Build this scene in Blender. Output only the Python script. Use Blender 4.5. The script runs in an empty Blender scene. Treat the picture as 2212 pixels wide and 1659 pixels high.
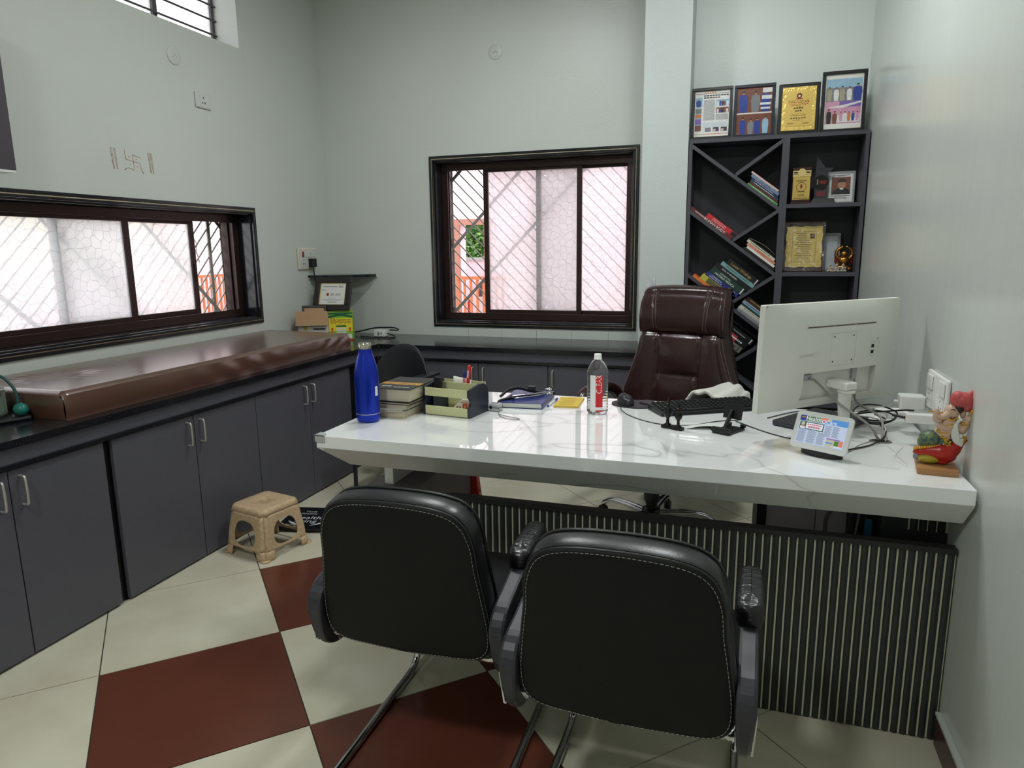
import bpy, bmesh, math, random
from mathutils import Matrix, Vector
random.seed(7)
SC = bpy.context.scene
COL = SC.collection
PI = math.pi

# ---------------------------------------------------------------- camera
CAM_YAW, CAM_PITCH, CAM_ROLL, CAM_H = 0.3213, -0.1913, -0.0118, 1.4275
cd = bpy.data.cameras.new('camera')
cd.sensor_width = 36.0
cd.lens = 36.0 * 1492.4 / 2212.0
cd.clip_start = 0.02
cd.clip_end = 200
cam = bpy.data.objects.new('camera', cd)
COL.objects.link(cam)
_f = Vector((-math.sin(CAM_YAW) * math.cos(CAM_PITCH), math.cos(CAM_YAW) * math.cos(CAM_PITCH), math.sin(CAM_PITCH)))
_r = Vector((math.cos(CAM_YAW), math.sin(CAM_YAW), 0))
_u = _r.cross(_f)
_R = _r * math.cos(CAM_ROLL) + _u * math.sin(CAM_ROLL)
_U = _u * math.cos(CAM_ROLL) - _r * math.sin(CAM_ROLL)
cam.matrix_world = Matrix(((_R.x, _U.x, -_f.x, 0), (_R.y, _U.y, -_f.y, 0), (_R.z, _U.z, -_f.z, CAM_H), (0, 0, 0, 1)))
SC.camera = cam

# ---------------------------------------------------------------- sky and exposure
world = bpy.data.worlds.new('sky')
SC.world = world
world.use_nodes = True
_bg = world.node_tree.nodes['Background']
_bg.inputs[0].default_value = (0.93, 0.95, 1.0, 1)
_bg.inputs[1].default_value = 3.3
SC.view_settings.view_transform = 'Standard'
SC.view_settings.look = 'None'
SC.view_settings.gamma = 1
SC.view_settings.use_curve_mapping = False
SC.view_settings.exposure = 0.0
LAMP_POWER = 100.0
SC.cycles.max_bounces = 8
SC.cycles.diffuse_bounces = 5
SC.cycles.glossy_bounces = 4
SC.cycles.transmission_bounces = 8
SC.cycles.transparent_max_bounces = 12
SC.cycles.caustics_reflective = False
SC.cycles.sample_clamp_indirect = 6.0

# ---------------------------------------------------------------- helpers
def lin(c):
    if isinstance(c, str):
        c = tuple(int(c[i:i + 2], 16) for i in (0, 2, 4))
    o = []
    for v in c[:3]:
        v = v / 255.0
        o.append(v / 12.92 if v <= 0.04045 else ((v + 0.055) / 1.055) ** 2.4)
    return (o[0], o[1], o[2], 1.0)

MATS = {}
def mat(name, col, rough=0.5, metal=0.0, spec=0.5, var=0.0, vscale=8.0, bump=0.0, bscale=60.0, coat=0.0,
        emit=None, estr=0.0, crough=0.05, trans=0.0, ior=1.45, sheen=0.0, stretch=None, col2=None):
    """procedural principled material; var mixes a noise towards col2 (or a darker shade)"""
    if name in MATS:
        return MATS[name]
    m = bpy.data.materials.new(name)
    m.use_nodes = True
    nt = m.node_tree
    b = nt.nodes['Principled BSDF']
    c = lin(col)
    b.inputs['Base Color'].default_value = c
    b.inputs['Roughness'].default_value = rough
    b.inputs['Metallic'].default_value = metal
    b.inputs['Specular IOR Level'].default_value = spec
    b.inputs['IOR'].default_value = ior
    b.inputs['Coat Weight'].default_value = coat
    b.inputs['Coat Roughness'].default_value = crough
    b.inputs['Coat IOR'].default_value = 1.5 if crough < .1 else 1.9
    b.inputs['Transmission Weight'].default_value = trans
    if sheen:
        b.inputs['Sheen Weight'].default_value = sheen
    if emit is not None:
        b.inputs['Emission Color'].default_value = lin(emit)
        b.inputs['Emission Strength'].default_value = estr
    tc = None
    if var or bump:
        tc = nt.nodes.new('ShaderNodeTexCoord')
        mp = nt.nodes.new('ShaderNodeMapping')
        if stretch:
            mp.inputs['Scale'].default_value = stretch
        nt.links.new(tc.outputs['Object'], mp.inputs['Vector'])
    if var:
        n = nt.nodes.new('ShaderNodeTexNoise')
        n.inputs['Scale'].default_value = vscale
        n.inputs['Detail'].default_value = 5
        nt.links.new(mp.outputs['Vector'], n.inputs['Vector'])
        r = nt.nodes.new('ShaderNodeValToRGB')
        c2 = lin(col2) if col2 else tuple(v * (1 - var) for v in c[:3]) + (1,)
        r.color_ramp.elements[0].position = 0.35
        r.color_ramp.elements[1].position = 0.65
        r.color_ramp.elements[0].color = c2
        r.color_ramp.elements[1].color = c
        nt.links.new(n.outputs['Fac'], r.inputs['Fac'])
        nt.links.new(r.outputs['Color'], b.inputs['Base Color'])
    if bump:
        n2 = nt.nodes.new('ShaderNodeTexNoise')
        n2.inputs['Scale'].default_value = bscale
        n2.inputs['Detail'].default_value = 3
        nt.links.new(mp.outputs['Vector'], n2.inputs['Vector'])
        bp = nt.nodes.new('ShaderNodeBump')
        bp.inputs['Strength'].default_value = bump
        bp.inputs['Distance'].default_value = 0.01
        nt.links.new(n2.outputs['Fac'], bp.inputs['Height'])
        nt.links.new(bp.outputs['Normal'], b.inputs['Normal'])
    MATS[name] = m
    return m

def T(x=0, y=0, z=0, rx=0, ry=0, rz=0, s=1.0):
    return (Matrix.Translation((x, y, z)) @ Matrix.Rotation(rz, 4, 'Z') @ Matrix.Rotation(ry, 4, 'Y')
            @ Matrix.Rotation(rx, 4, 'X') @ Matrix.Scale(s, 4))

def frame_of(d):
    d = d.normalized()
    a = Vector((0, 0, 1)) if abs(d.z) < 0.9 else Vector((1, 0, 0))
    x = d.cross(a).normalized()
    return x, x.cross(d).normalized()

_txt = {}
def text_data(s, align='CENTER', bold=0.0):
    k = (s, align, bold)
    if k not in _txt:
        cu = bpy.data.curves.new('lettering', 'FONT')
        cu.body = s
        cu.size = 1.0
        cu.align_x = align
        cu.align_y = 'CENTER'
        cu.resolution_u = 2
        cu.offset = bold
        o = bpy.data.objects.new('lettering', cu)
        COL.objects.link(o)
        bpy.context.view_layer.update()
        me = o.to_mesh()
        _txt[k] = ([v.co.copy() for v in me.vertices], [tuple(p.vertices) for p in me.polygons])
        o.to_mesh_clear()
        bpy.data.objects.remove(o)
        bpy.data.curves.remove(cu)
    return _txt[k]

class MB:
    """collects shapes; build() links them as ONE mesh object"""
    def __init__(s):
        s.v = []; s.f = []; s.m = []; s.sm = []; s.X = Matrix()
    def add(s, vs, fs, mi=0, smooth=False):
        o = len(s.v)
        s.v += [s.X @ Vector(v) for v in vs]
        for f in fs:
            s.f.append(tuple(i + o for i in f)); s.m.append(mi); s.sm.append(smooth)
        return s
    def box(s, x0, x1, y0, y1, z0, z1, mi=0):
        return s.add([(x0, y0, z0), (x1, y0, z0), (x1, y1, z0), (x0, y1, z0), (x0, y0, z1), (x1, y0, z1), (x1, y1, z1), (x0, y1, z1)],
                     [(0, 3, 2, 1), (4, 5, 6, 7), (0, 1, 5, 4), (1, 2, 6, 5), (2, 3, 7, 6), (3, 0, 4, 7)], mi)
    def quad(s, a, b, c, d, mi=0):
        return s.add([a, b, c, d], [(0, 1, 2, 3)], mi)
    def rect(s, x0, x1, z0, z1, y=0.0, mi=0):
        """upright rectangle facing -y"""
        return s.add([(x0, y, z0), (x1, y, z0), (x1, y, z1), (x0, y, z1)], [(0, 1, 2, 3)], mi)
    def prism(s, poly, z0, z1, mi=0, smooth=False, cap=True):
        n = len(poly)
        vs = [(p[0], p[1], z0) for p in poly] + [(p[0], p[1], z1) for p in poly]
        fs = [(i, (i + 1) % n, n + (i + 1) % n, n + i) for i in range(n)]
        s.add(vs, fs, mi, smooth)
        if cap:
            s.add(vs, [tuple(range(n - 1, -1, -1)), tuple(range(n, 2 * n))], mi)
        return s
    def bar(s, a, b, w, h, up=(0, 0, 1), mi=0):
        a = Vector(a); b = Vector(b); d = (b - a).normalized(); up = Vector(up)
        x = d.cross(up).normalized(); u = x.cross(d).normalized()
        x *= w / 2; u *= h / 2
        vs = [a - x - u, a + x - u, a + x + u, a - x + u, b - x - u, b + x - u, b + x + u, b - x + u]
        return s.add(vs, [(0, 3, 2, 1), (4, 5, 6, 7), (0, 1, 5, 4), (1, 2, 6, 5), (2, 3, 7, 6), (3, 0, 4, 7)], mi)
    def tube(s, pts, r, seg=8, mi=0, closed=False, cap=True):
        pts = [Vector(p) for p in pts]; n = len(pts)
        rr = r if isinstance(r, (list, tuple)) else [r] * n
        rings = []; x = None
        for i, p in enumerate(pts):
            if closed:
                d = pts[(i + 1) % n] - pts[i - 1]
            else:
                d = pts[min(i + 1, n - 1)] - pts[max(i - 1, 0)]
            d.normalize()
            if x is None:
                x, _ = frame_of(d)
            else:
                x = (x - d * x.dot(d))
                x = x.normalized() if x.length > 1e-6 else frame_of(d)[0]
            y = d.cross(x)
            rings.append([p + (x * math.cos(2 * PI * k / seg) + y * math.sin(2 * PI * k / seg)) * rr[i] for k in range(seg)])
        vs = [v for g in rings for v in g]
        fs = []
        for i in range(n if closed else n - 1):
            j = (i + 1) % n
            for k in range(seg):
                k2 = (k + 1) % seg
                fs.append((i * seg + k, i * seg + k2, j * seg + k2, j * seg + k))
        s.add(vs, fs, mi, True)
        if cap and not closed:
            s.add(vs, [tuple(range(seg - 1, -1, -1)), tuple(range((n - 1) * seg, n * seg))], mi)
        return s
    def lathe(s, prof, seg=24, mi=0, cx=0, cy=0, sx=1.0, sy=1.0):
        vs = []; fs = []; n = len(prof)
        for r, z in prof:
            for k in range(seg):
                a = 2 * PI * k / seg
                vs.append((cx + sx * r * math.cos(a), cy + sy * r * math.sin(a), z))
        for i in range(n - 1):
            for k in range(seg):
                k2 = (k + 1) % seg
                fs.append((i * seg + k, i * seg + k2, (i + 1) * seg + k2, (i + 1) * seg + k))
        s.add(vs, fs, mi, True)
        if prof[0][0] > 1e-5:
            s.add(vs, [tuple(range(seg - 1, -1, -1))], mi)
        if prof[-1][0] > 1e-5:
            s.add(vs, [tuple(range((n - 1) * seg, n * seg))], mi)
        return s
    def ball(s, c, r, seg=14, rings=9, mi=0, sc=(1, 1, 1)):
        vs = []; fs = []
        for i in range(rings + 1):
            t = PI * i / rings
            for k in range(seg):
                a = 2 * PI * k / seg
                vs.append((c[0] + r * sc[0] * math.sin(t) * math.cos(a), c[1] + r * sc[1] * math.sin(t) * math.sin(a), c[2] - r * sc[2] * math.cos(t)))
        for i in range(rings):
            for k in range(seg):
                k2 = (k + 1) % seg
                fs.append((i * seg + k, i * seg + k2, (i + 1) * seg + k2, (i + 1) * seg + k))
        return s.add(vs, fs, mi, True)
    def grid(s, fn, nu, nv, mi=0, smooth=True, flip=False):
        vs = [fn(i / nu, j / nv) for j in range(nv + 1) for i in range(nu + 1)]
        w = nu + 1
        fs = [(j * w + i, j * w + i + 1, (j + 1) * w + i + 1, (j + 1) * w + i) for j in range(nv) for i in range(nu)]
        if flip:
            fs = [f[::-1] for f in fs]
        return s.add(vs, fs, mi, smooth)
    def text(s, body, M, size, mi=0, align='CENTER', squash=1.0, bold=0.0):
        """text in the local x-z plane facing -y after M"""
        vs, fs = text_data(body, align, bold)
        return s.add([M @ Vector((v.x * size * squash, 0, v.y * size)) for v in vs], fs, mi)
    def build(s, name, mats, parent=None, bevel=0.0, bseg=2, weld=False, sub=0, shade=None, kind=None, label=None, solid=0.0):
        me = bpy.data.meshes.new(name)
        me.from_pydata([tuple(v) for v in s.v], [], s.f)
        if not isinstance(mats, (list, tuple)):
            mats = [mats]
        for m in mats:
            me.materials.append(m)
        for p, mi, sm in zip(me.polygons, s.m, s.sm):
            p.material_index = mi
            p.use_smooth = sm if shade is None else shade
        if weld:
            bm = bmesh.new(); bm.from_mesh(me)
            bmesh.ops.remove_doubles(bm, verts=bm.verts, dist=1e-5)
            bmesh.ops.recalc_face_normals(bm, faces=bm.faces)
            bm.to_mesh(me); bm.free()
        me.update()
        o = bpy.data.objects.new(name, me)
        COL.objects.link(o)
        if parent is not None:
            o.parent = parent
        if solid:
            md = o.modifiers.new('solid', 'SOLIDIFY'); md.thickness = solid; md.offset = 0
        if bevel:
            md = o.modifiers.new('bevel', 'BEVEL'); md.width = bevel; md.segments = bseg; md.limit_method = 'ANGLE'; md.angle_limit = 0.6
            md.harden_normals = False
        if sub:
            md = o.modifiers.new('sub', 'SUBSURF'); md.levels = sub; md.render_levels = sub
        if kind:
            o['kind'] = kind
        if label:
            o['label'] = label
        return o

def tag(o, label, cat, group=None):
    o['label'] = label; o['category'] = cat
    if group:
        o['group'] = group
    return o
def thing(name, label, cat, loc=(0, 0, 0), rz=0.0, group=None, M=None):
    o = bpy.data.objects.new(name, None)
    o.empty_display_size = 0.05
    COL.objects.link(o)
    if M is not None:
        o.matrix_world = M
    else:
        o.location = loc; o.rotation_euler = (0, 0, rz)
    return tag(o, label, cat, group)
def setting(name, kind='structure'):
    o = bpy.data.objects.new(name, None); COL.objects.link(o); o['kind'] = kind
    return o
def B(*a):
    return MB().box(*a)
def arc(cx, cy, r, a0, a1, n=8, ry=None):
    ry = r if ry is None else ry
    return [(cx + r * math.cos(a0 + (a1 - a0) * i / n), cy + ry * math.sin(a0 + (a1 - a0) * i / n)) for i in range(n + 1)]
def rrect(x0, x1, y0, y1, r, n=5):
    return (arc(x1 - r, y1 - r, r, 0, PI / 2, n) + arc(x0 + r, y1 - r, r, PI / 2, PI, n)
            + arc(x0 + r, y0 + r, r, PI, 1.5 * PI, n) + arc(x1 - r, y0 + r, r, 1.5 * PI, 2 * PI, n))
def spline(pts, n=6, closed=False):
    """Catmull-Rom through the points"""
    P = [Vector(p) for p in pts]; out = []; m = len(P)
    for i in range(m if closed else m - 1):
        if closed:
            a, b, c, d = P[i - 1], P[i], P[(i + 1) % m], P[(i + 2) % m]
        else:
            a, b, c, d = P[max(i - 1, 0)], P[i], P[i + 1], P[min(i + 2, m - 1)]
        for k in range(n):
            t = k / n
            out.append(0.5 * ((2 * b) + (c - a) * t + (2 * a - 5 * b + 4 * c - d) * t * t + (3 * b - a - 3 * c + d) * t ** 3))
    if not closed:
        out.append(P[-1])
    return out
# ---------------------------------------------------------------- materials with structure of their own
def _nodes(name):
    m = bpy.data.materials.new(name); m.use_nodes = True
    MATS[name] = m
    nt = m.node_tree
    tc = nt.nodes.new('ShaderNodeTexCoord')
    return m, nt, nt.nodes['Principled BSDF'], tc
def _n(nt, t, **kw):
    n = nt.nodes.new(t)
    for k, v in kw.items():
        n.inputs[k].default_value = v
    return n
def _ramp(nt, stops, fac):
    r = nt.nodes.new('ShaderNodeValToRGB')
    e = r.color_ramp.elements
    while len(e) < len(stops):
        e.new(0.5)
    for q, (p, c) in zip(e, stops):
        q.position = p; q.color = c
    nt.links.new(fac, r.inputs['Fac'])
    return r

def granite():
    m, nt, b, tc = _nodes('black_granite')
    v = _n(nt, 'ShaderNodeTexNoise', Scale=260.0, Detail=2.0)
    nt.links.new(tc.outputs['Object'], v.inputs['Vector'])
    r = _ramp(nt, [(0.0, (0.006, 0.006, 0.008, 1)), (0.62, (0.010, 0.010, 0.013, 1)), (0.74, (0.05, 0.052, 0.06, 1))], v.outputs['Fac'])
    nt.links.new(r.outputs['Color'], b.inputs['Base Color'])
    b.inputs['Roughness'].default_value = 0.16
    return m
GRANITE = granite()

def marble():
    m, nt, b, tc = _nodes('white_marble_laminate')
    mp = nt.nodes.new('ShaderNodeMapping')
    mp.inputs['Rotation'].default_value = (0.3, 0.2, 0.5)
    mp.inputs['Scale'].default_value = (1.0, 2.2, 1.6)
    nt.links.new(tc.outputs['Object'], mp.inputs['Vector'])
    n = _n(nt, 'ShaderNodeTexNoise', Scale=1.3, Detail=4.0, Roughness=0.45, Distortion=0.7)
    nt.links.new(mp.outputs['Vector'], n.inputs['Vector'])
    s = nt.nodes.new('ShaderNodeMath'); s.operation = 'SUBTRACT'; s.inputs[1].default_value = 0.5
    a = nt.nodes.new('ShaderNodeMath'); a.operation = 'ABSOLUTE'
    nt.links.new(n.outputs['Fac'], s.inputs[0]); nt.links.new(s.outputs[0], a.inputs[0])
    r = _ramp(nt, [(0.0, (0.50, 0.49, 0.50, 1)), (0.004, (0.68, 0.68, 0.69, 1)), (0.014, (0.81, 0.82, 0.82, 1)), (0.2, (0.85, 0.86, 0.86, 1))], a.outputs[0])
    n2 = _n(nt, 'ShaderNodeTexNoise', Scale=0.9, Detail=2.0)
    nt.links.new(tc.outputs['Object'], n2.inputs['Vector'])
    r2 = _ramp(nt, [(0.46, (0, 0, 0, 1)), (0.62, (1, 1, 1, 1))], n2.outputs['Fac'])
    mx = nt.nodes.new('ShaderNodeMixRGB')
    mx.inputs['Color1'].default_value = (0.85, 0.86, 0.86, 1)
    nt.links.new(r2.outputs['Color'], mx.inputs['Fac']); nt.links.new(r.outputs['Color'], mx.inputs['Color2'])
    nt.links.new(mx.outputs['Color'], b.inputs['Base Color'])
    b.inputs['Roughness'].default_value = 0.025
    b.inputs['IOR'].default_value = 1.6
    b.inputs['Coat Weight'].default_value = 0.6
    b.inputs['Coat Roughness'].default_value = 0.02
    return m
MARBLE = marble()

def patterned_glass():
    """obscure glass pressed with a wandering line pattern: scatters daylight, lets blurred shapes through"""
    m, nt, b, tc = _nodes('patterned_glass')
    nt.nodes.remove(b)
    out = nt.nodes['Material Output']
    nz = _n(nt, 'ShaderNodeTexNoise', Scale=9.0, Detail=1.0)
    nt.links.new(tc.outputs['Object'], nz.inputs['Vector'])
    mx = nt.nodes.new('ShaderNodeMixRGB'); mx.inputs['Fac'].default_value = 0.035
    nt.links.new(tc.outputs['Object'], mx.inputs['Color1']); nt.links.new(nz.outputs['Color'], mx.inputs['Color2'])
    v = nt.nodes.new('ShaderNodeTexVoronoi'); v.feature = 'DISTANCE_TO_EDGE'; v.distance = 'CHEBYCHEV' if False else v.distance
    v.inputs['Scale'].default_value = 21.0
    v.inputs['Randomness'].default_value = 0.75
    nt.links.new(mx.outputs['Color'], v.inputs['Vector'])
    line = _ramp(nt, [(0.0, (0.60, 0.60, 0.63, 1)), (0.010, (0.82, 0.82, 0.84, 1)), (0.022, (0.97, 0.97, 0.97, 1))], v.outputs['Distance'])
    bp = nt.nodes.new('ShaderNodeBump'); bp.inputs['Strength'].default_value = 0.35; bp.inputs['Distance'].default_value = 0.003
    hr = _ramp(nt, [(0.0, (0, 0, 0, 1)), (0.06, (1, 1, 1, 1))], v.outputs['Distance'])
    nt.links.new(hr.outputs['Color'], bp.inputs['Height'])
    tl = nt.nodes.new('ShaderNodeBsdfTranslucent')
    rf = nt.nodes.new('ShaderNodeBsdfRefraction'); rf.inputs['Roughness'].default_value = 0.16; rf.inputs['IOR'].default_value = 1.1
    gl = nt.nodes.new('ShaderNodeBsdfGlossy'); gl.inputs['Roughness'].default_value = 0.12
    nt.links.new(bp.outputs['Normal'], gl.inputs['Normal']); nt.links.new(bp.outputs['Normal'], rf.inputs['Normal'])
    nt.links.new(line.outputs['Color'], tl.inputs['Color']); nt.links.new(line.outputs['Color'], rf.inputs['Color'])
    m1 = nt.nodes.new('ShaderNodeMixShader'); m1.inputs['Fac'].default_value = 0.60
    nt.links.new(tl.outputs[0], m1.inputs[1]); nt.links.new(rf.outputs[0], m1.inputs[2])
    m2 = nt.nodes.new('ShaderNodeMixShader'); m2.inputs['Fac'].default_value = 0.05
    nt.links.new(m1.outputs[0], m2.inputs[1]); nt.links.new(gl.outputs[0], m2.inputs[2])
    nt.links.new(m2.outputs[0], out.inputs['Surface'])
    return m
PGLASS = patterned_glass()

def wall_paint(name, col, rough, streak):
    m, nt, b, tc = _nodes(name)
    b.inputs['Base Color'].default_value = lin(col)
    b.inputs['Roughness'].default_value = rough
    mp = nt.nodes.new('ShaderNodeMapping')
    mp.inputs['Scale'].default_value = (14, 14, 0.7) if streak else (30, 30, 30)
    nt.links.new(tc.outputs['Object'], mp.inputs['Vector'])
    n = _n(nt, 'ShaderNodeTexNoise', Scale=1.0 if streak else 3.0, Detail=4.0)
    nt.links.new(mp.outputs['Vector'], n.inputs['Vector'])
    bp = nt.nodes.new('ShaderNodeBump'); bp.inputs['Strength'].default_value = 0.07 if streak else 0.05; bp.inputs['Distance'].default_value = 0.02
    nt.links.new(n.outputs['Fac'], bp.inputs['Height']); nt.links.new(bp.outputs['Normal'], b.inputs['Normal'])
    n2 = _n(nt, 'ShaderNodeTexNoise', Scale=1.1, Detail=3.0)
    nt.links.new(tc.outputs['Object'], n2.inputs['Vector'])
    c = lin(col)
    r = _ramp(nt, [(0.3, tuple(v * 0.94 for v in c[:3]) + (1,)), (0.7, c)], n2.outputs['Fac'])
    nt.links.new(r.outputs['Color'], b.inputs['Base Color'])
    return m
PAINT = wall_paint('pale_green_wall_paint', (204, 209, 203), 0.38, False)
PAINT_GLOSS = wall_paint('glossy_pale_wall_paint', (203, 208, 202), 0.24, True)
CEIL = mat('ceiling_white', (232, 232, 228), 0.8, var=0.03, vscale=2)
CREAM = mat('cream_floor_tile', (210, 206, 186), 0.22, var=0.06, vscale=3.5, col2=(196, 190, 168))
RED = mat('brick_red_floor_tile', (98, 52, 38), 0.22, var=0.1, vscale=5)
GROUT = mat('dark_grout', (70, 62, 52), 0.9)
MAROON = mat('maroon_skirting', (70, 30, 26), 0.3, var=0.3, vscale=30)
BROWN_AL = mat('brown_anodised_aluminium', (62, 46, 44), 0.32, metal=0.55, var=0.12, vscale=20)
CREAM_LINE = mat('cream_filler', (186, 172, 140), 0.7, var=0.2, vscale=40)
GREY_STEEL = mat('grey_painted_steel', (166, 160, 154), 0.5, var=0.1, vscale=25)
LAM = mat('charcoal_laminate', (84, 83, 92), 0.42, var=0.05, vscale=30, bump=0.03, bscale=300)
LAM_DK = mat('dark_carcass', (30, 30, 33), 0.6)
STEEL = mat('satin_steel', (190, 186, 178), 0.35, metal=.6)
CHROME = mat('chrome', (205, 205, 208), 0.07, metal=1.0)
BLACK_PL = mat('black_plastic', (20, 20, 22), 0.35)
WHITE_PL = mat('white_plastic', (226, 226, 222), 0.3)

# ---------------------------------------------------------------- room shell
XL, XR, YB, YF, ZC = -3.068, 0.605, 4.748, -2.0, 3.25
def struct(o):
    o['kind'] = 'structure'
    return o
struct(B(XL - .23, XR + .12, YF - .15, YB + .23, -0.16, -0.004).build('floor', GROUT))
FLOOR = bpy.data.objects['floor']
def clip(poly, ax, lim, keep_less):
    out = []
    for i in range(len(poly)):
        a, b = poly[i], poly[(i + 1) % len(poly)]
        ia = (a[ax] <= lim) if keep_less else (a[ax] >= lim)
        ib = (b[ax] <= lim) if keep_less else (b[ax] >= lim)
        if ia:
            out.append(a)
        if ia != ib:
            t = (lim - a[ax]) / (b[ax] - a[ax])
            out.append((a[0] + (b[0] - a[0]) * t, a[1] + (b[1] - a[1]) * t))
    return out
TU, TV, TS = -2.0466, 1.592, 0.6
RED_CELLS = {(0, -1), (1, 0), (1, -2), (2, -1)}
h = math.sqrt(.5)
for i in range(-8, 12):
    for j in range(-10, 10):
        g = 0.0021 / TS
        pl = []
        for a, b in ((i + g, j + g), (i + 1 - g, j + g), (i + 1 - g, j + 1 - g), (i + g, j + 1 - g)):
            pl.append((TU + TS * (a - b) * h, TV + TS * (a + b) * h))
        for ax, lim, kl in ((0, XL, False), (0, XR, True), (1, YF, False), (1, YB, True)):
            if pl:
                pl = clip(pl, ax, lim, kl)
        if len(pl) >= 3:
            MB().prism(pl, -0.010, 0.0).build('tile', RED if (i, j) in RED_CELLS else CREAM, FLOOR)

def wall_with_holes(name, axis, c0, c1, lo, hi, z0, z1, holes, m):
    """axis 'x': slab between x=c0..c1 running along y; 'y': slab between y=c0..c1 running along x"""
    mb = MB()
    def bx(a0, a1, b0, b1):
        if a1 - a0 < 1e-4 or b1 - b0 < 1e-4:
            return
        if axis == 'x':
            mb.box(c0, c1, a0, a1, b0, b1)
        else:
            mb.box(a0, a1, c0, c1, b0, b1)
    us = sorted({lo, hi} | {v for q in holes for v in q[:2]})
    for a0, a1 in zip(us[:-1], us[1:]):
        mid = (a0 + a1) / 2
        spans = sorted((q[2], q[3]) for q in holes if q[0] <= mid <= q[1])
        zc = z0
        for s0, s1 in spans:
            bx(a0, a1, zc, s0); zc = s1
        bx(a0, a1, zc, z1)
    return struct(mb.build(name, m))
wall_with_holes('wall_left', 'x', XL - .23, XL, YF - .15, YB + .23, -.15, ZC + .1,
                [(1.72, 3.885, .985, 1.705), (2.55, 3.881, 2.687, 3.16)], PAINT)
wall_with_holes('wall_back', 'y', YB, YB + .23, XL, -.588, -.15, ZC + .1, [(-2.175, -.70, .888, 2.082)], PAINT)
struct(B(-.588, -.33, 4.2, YB + .23, -.15, ZC + .1).build('wall_pillar', wall_paint('pillar_wall_tone', (192, 199, 197), .38, False)))  # pillar toned slightly darker than the other walls
struct(B(-.33, XR, 4.45, YB + .23, -.15, ZC + .1).build('wall_niche', wall_paint('niche_wall_tone', (224, 231, 228), .4, False)))  # niche toned lighter than the pillar and the other walls
struct(B(XR, XR + .12, YF - .15, YB + .23, -.15, ZC + .1).build('wall_right', PAINT_GLOSS))
struct(B(XL, XR, YF - .15, YF, -.15, ZC + .1).build('wall_front', PAINT))
struct(B(XL - .23, XR + .12, YF - .15, YB + .23, ZC, ZC + .15).build('ceiling', CEIL))
_bb = struct(B(XR - .012, XR, YF, 2.07, 0, .095).build('baseboard_right', MAROON))
MB().box(XR - .016, XR - .0005, YF, 2.07, .0955, .104).build('baseboard_cap', PAINT_GLOSS, _bb)

# ---------------------------------------------------------------- windows
# local frame of a window: u along the wall, w outwards (away from the room), z up
def win_frame(name, wall):
    e = setting(name)
    if wall == 'back':
        f = lambda u, w, z: (u, YB + w, z)
    else:
        f = lambda u, w, z: (XL - w, u, z)
    return e, f
def fbox(mb, f, u0, u1, w0, w1, z0, z1, mi=0):
    a = f(u0, w0, z0); b = f(u1, w1, z1)
    mb.box(min(a[0], b[0]), max(a[0], b[0]), min(a[1], b[1]), max(a[1], b[1]), z0, z1, mi)
def ring(mb, f, u0, u1, z0, z1, t, w0, w1, mi=0):
    fbox(mb, f, u0, u1, w0, w1, z1 - t, z1, mi); fbox(mb, f, u0, u1, w0, w1, z0, z0 + t, mi)
    fbox(mb, f, u0, u0 + t, w0, w1, z0 + t, z1 - t, mi); fbox(mb, f, u1 - t, u1, w0, w1, z0 + t, z1 - t, mi)
def sliding_window(name, wall, U0, U1, Z0, Z1, sashes, lock_u):
    e, f = win_frame(name, wall)
    mb = MB()
    ring(mb, f, U0, U1, Z0, Z1, .020, -.012, .002)
    ring(mb, f, U0 + .024, U1 - .024, Z0 + .024, Z1 - .024, .014, -.020, .012)
    ring(mb, f, U0 + .016, U1 - .016, Z0 + .016, Z1 - .016, .032, .0, .23)
    mb.build('granite_surround', GRANITE, e, bevel=.004)
    mb = MB(); ring(mb, f, U0 + .019, U1 - .019, Z0 + .019, Z1 - .019, .006, -.013, .0)
    mb.build('filler_line', CREAM_LINE, e)
    a, b, c, d = U0 + .048, U1 - .048, Z0 + .048, Z1 - .048
    mb = MB()
    ring(mb, f, a, b, c, d, .028, .108, .215)
    ring(mb, f, a, b, c, d, .048, .102, .112)
    ring(mb, f, a, b, c, d, .040, .152, .159)
    mb.build('outer_frame', BROWN_AL, e, bevel=.002)
    zb, zt = c + .03, d - .03
    for (s0, s1, w, lock) in sashes:
        sm = MB(); st = .036
        fbox(sm, f, s0, s0 + st, w, w + .024, zb, zt); fbox(sm, f, s1 - st, s1, w, w + .024, zb, zt)
        fbox(sm, f, s0 + st, s1 - st, w, w + .024, zb, zb + .042); fbox(sm, f, s0 + st, s1 - st, w, w + .024, zt - .035, zt)
        so = sm.build('sash', BROWN_AL, e, bevel=.002)
        pm = MB(); fbox(pm, f, s0 + st - .004, s1 - st + .004, w + .010, w + .014, zb + .038, zt - .031)
        pm.build('pane', PGLASS, so)
        if lock is not None:
            lm = MB(); zc = (zb + zt) / 2 - .03
            fbox(lm, f, lock - .009, lock + .009, w - .005, w + .002, zc - .055, zc + .055, 0)
            fbox(lm, f, lock - .004, lock + .004, w - .0065, w - .003, zc - .035, zc + .035, 1)
            lm.build('sash_lock', [BROWN_AL, BLACK_PL], so, bevel=.002)
    return e, f
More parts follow.
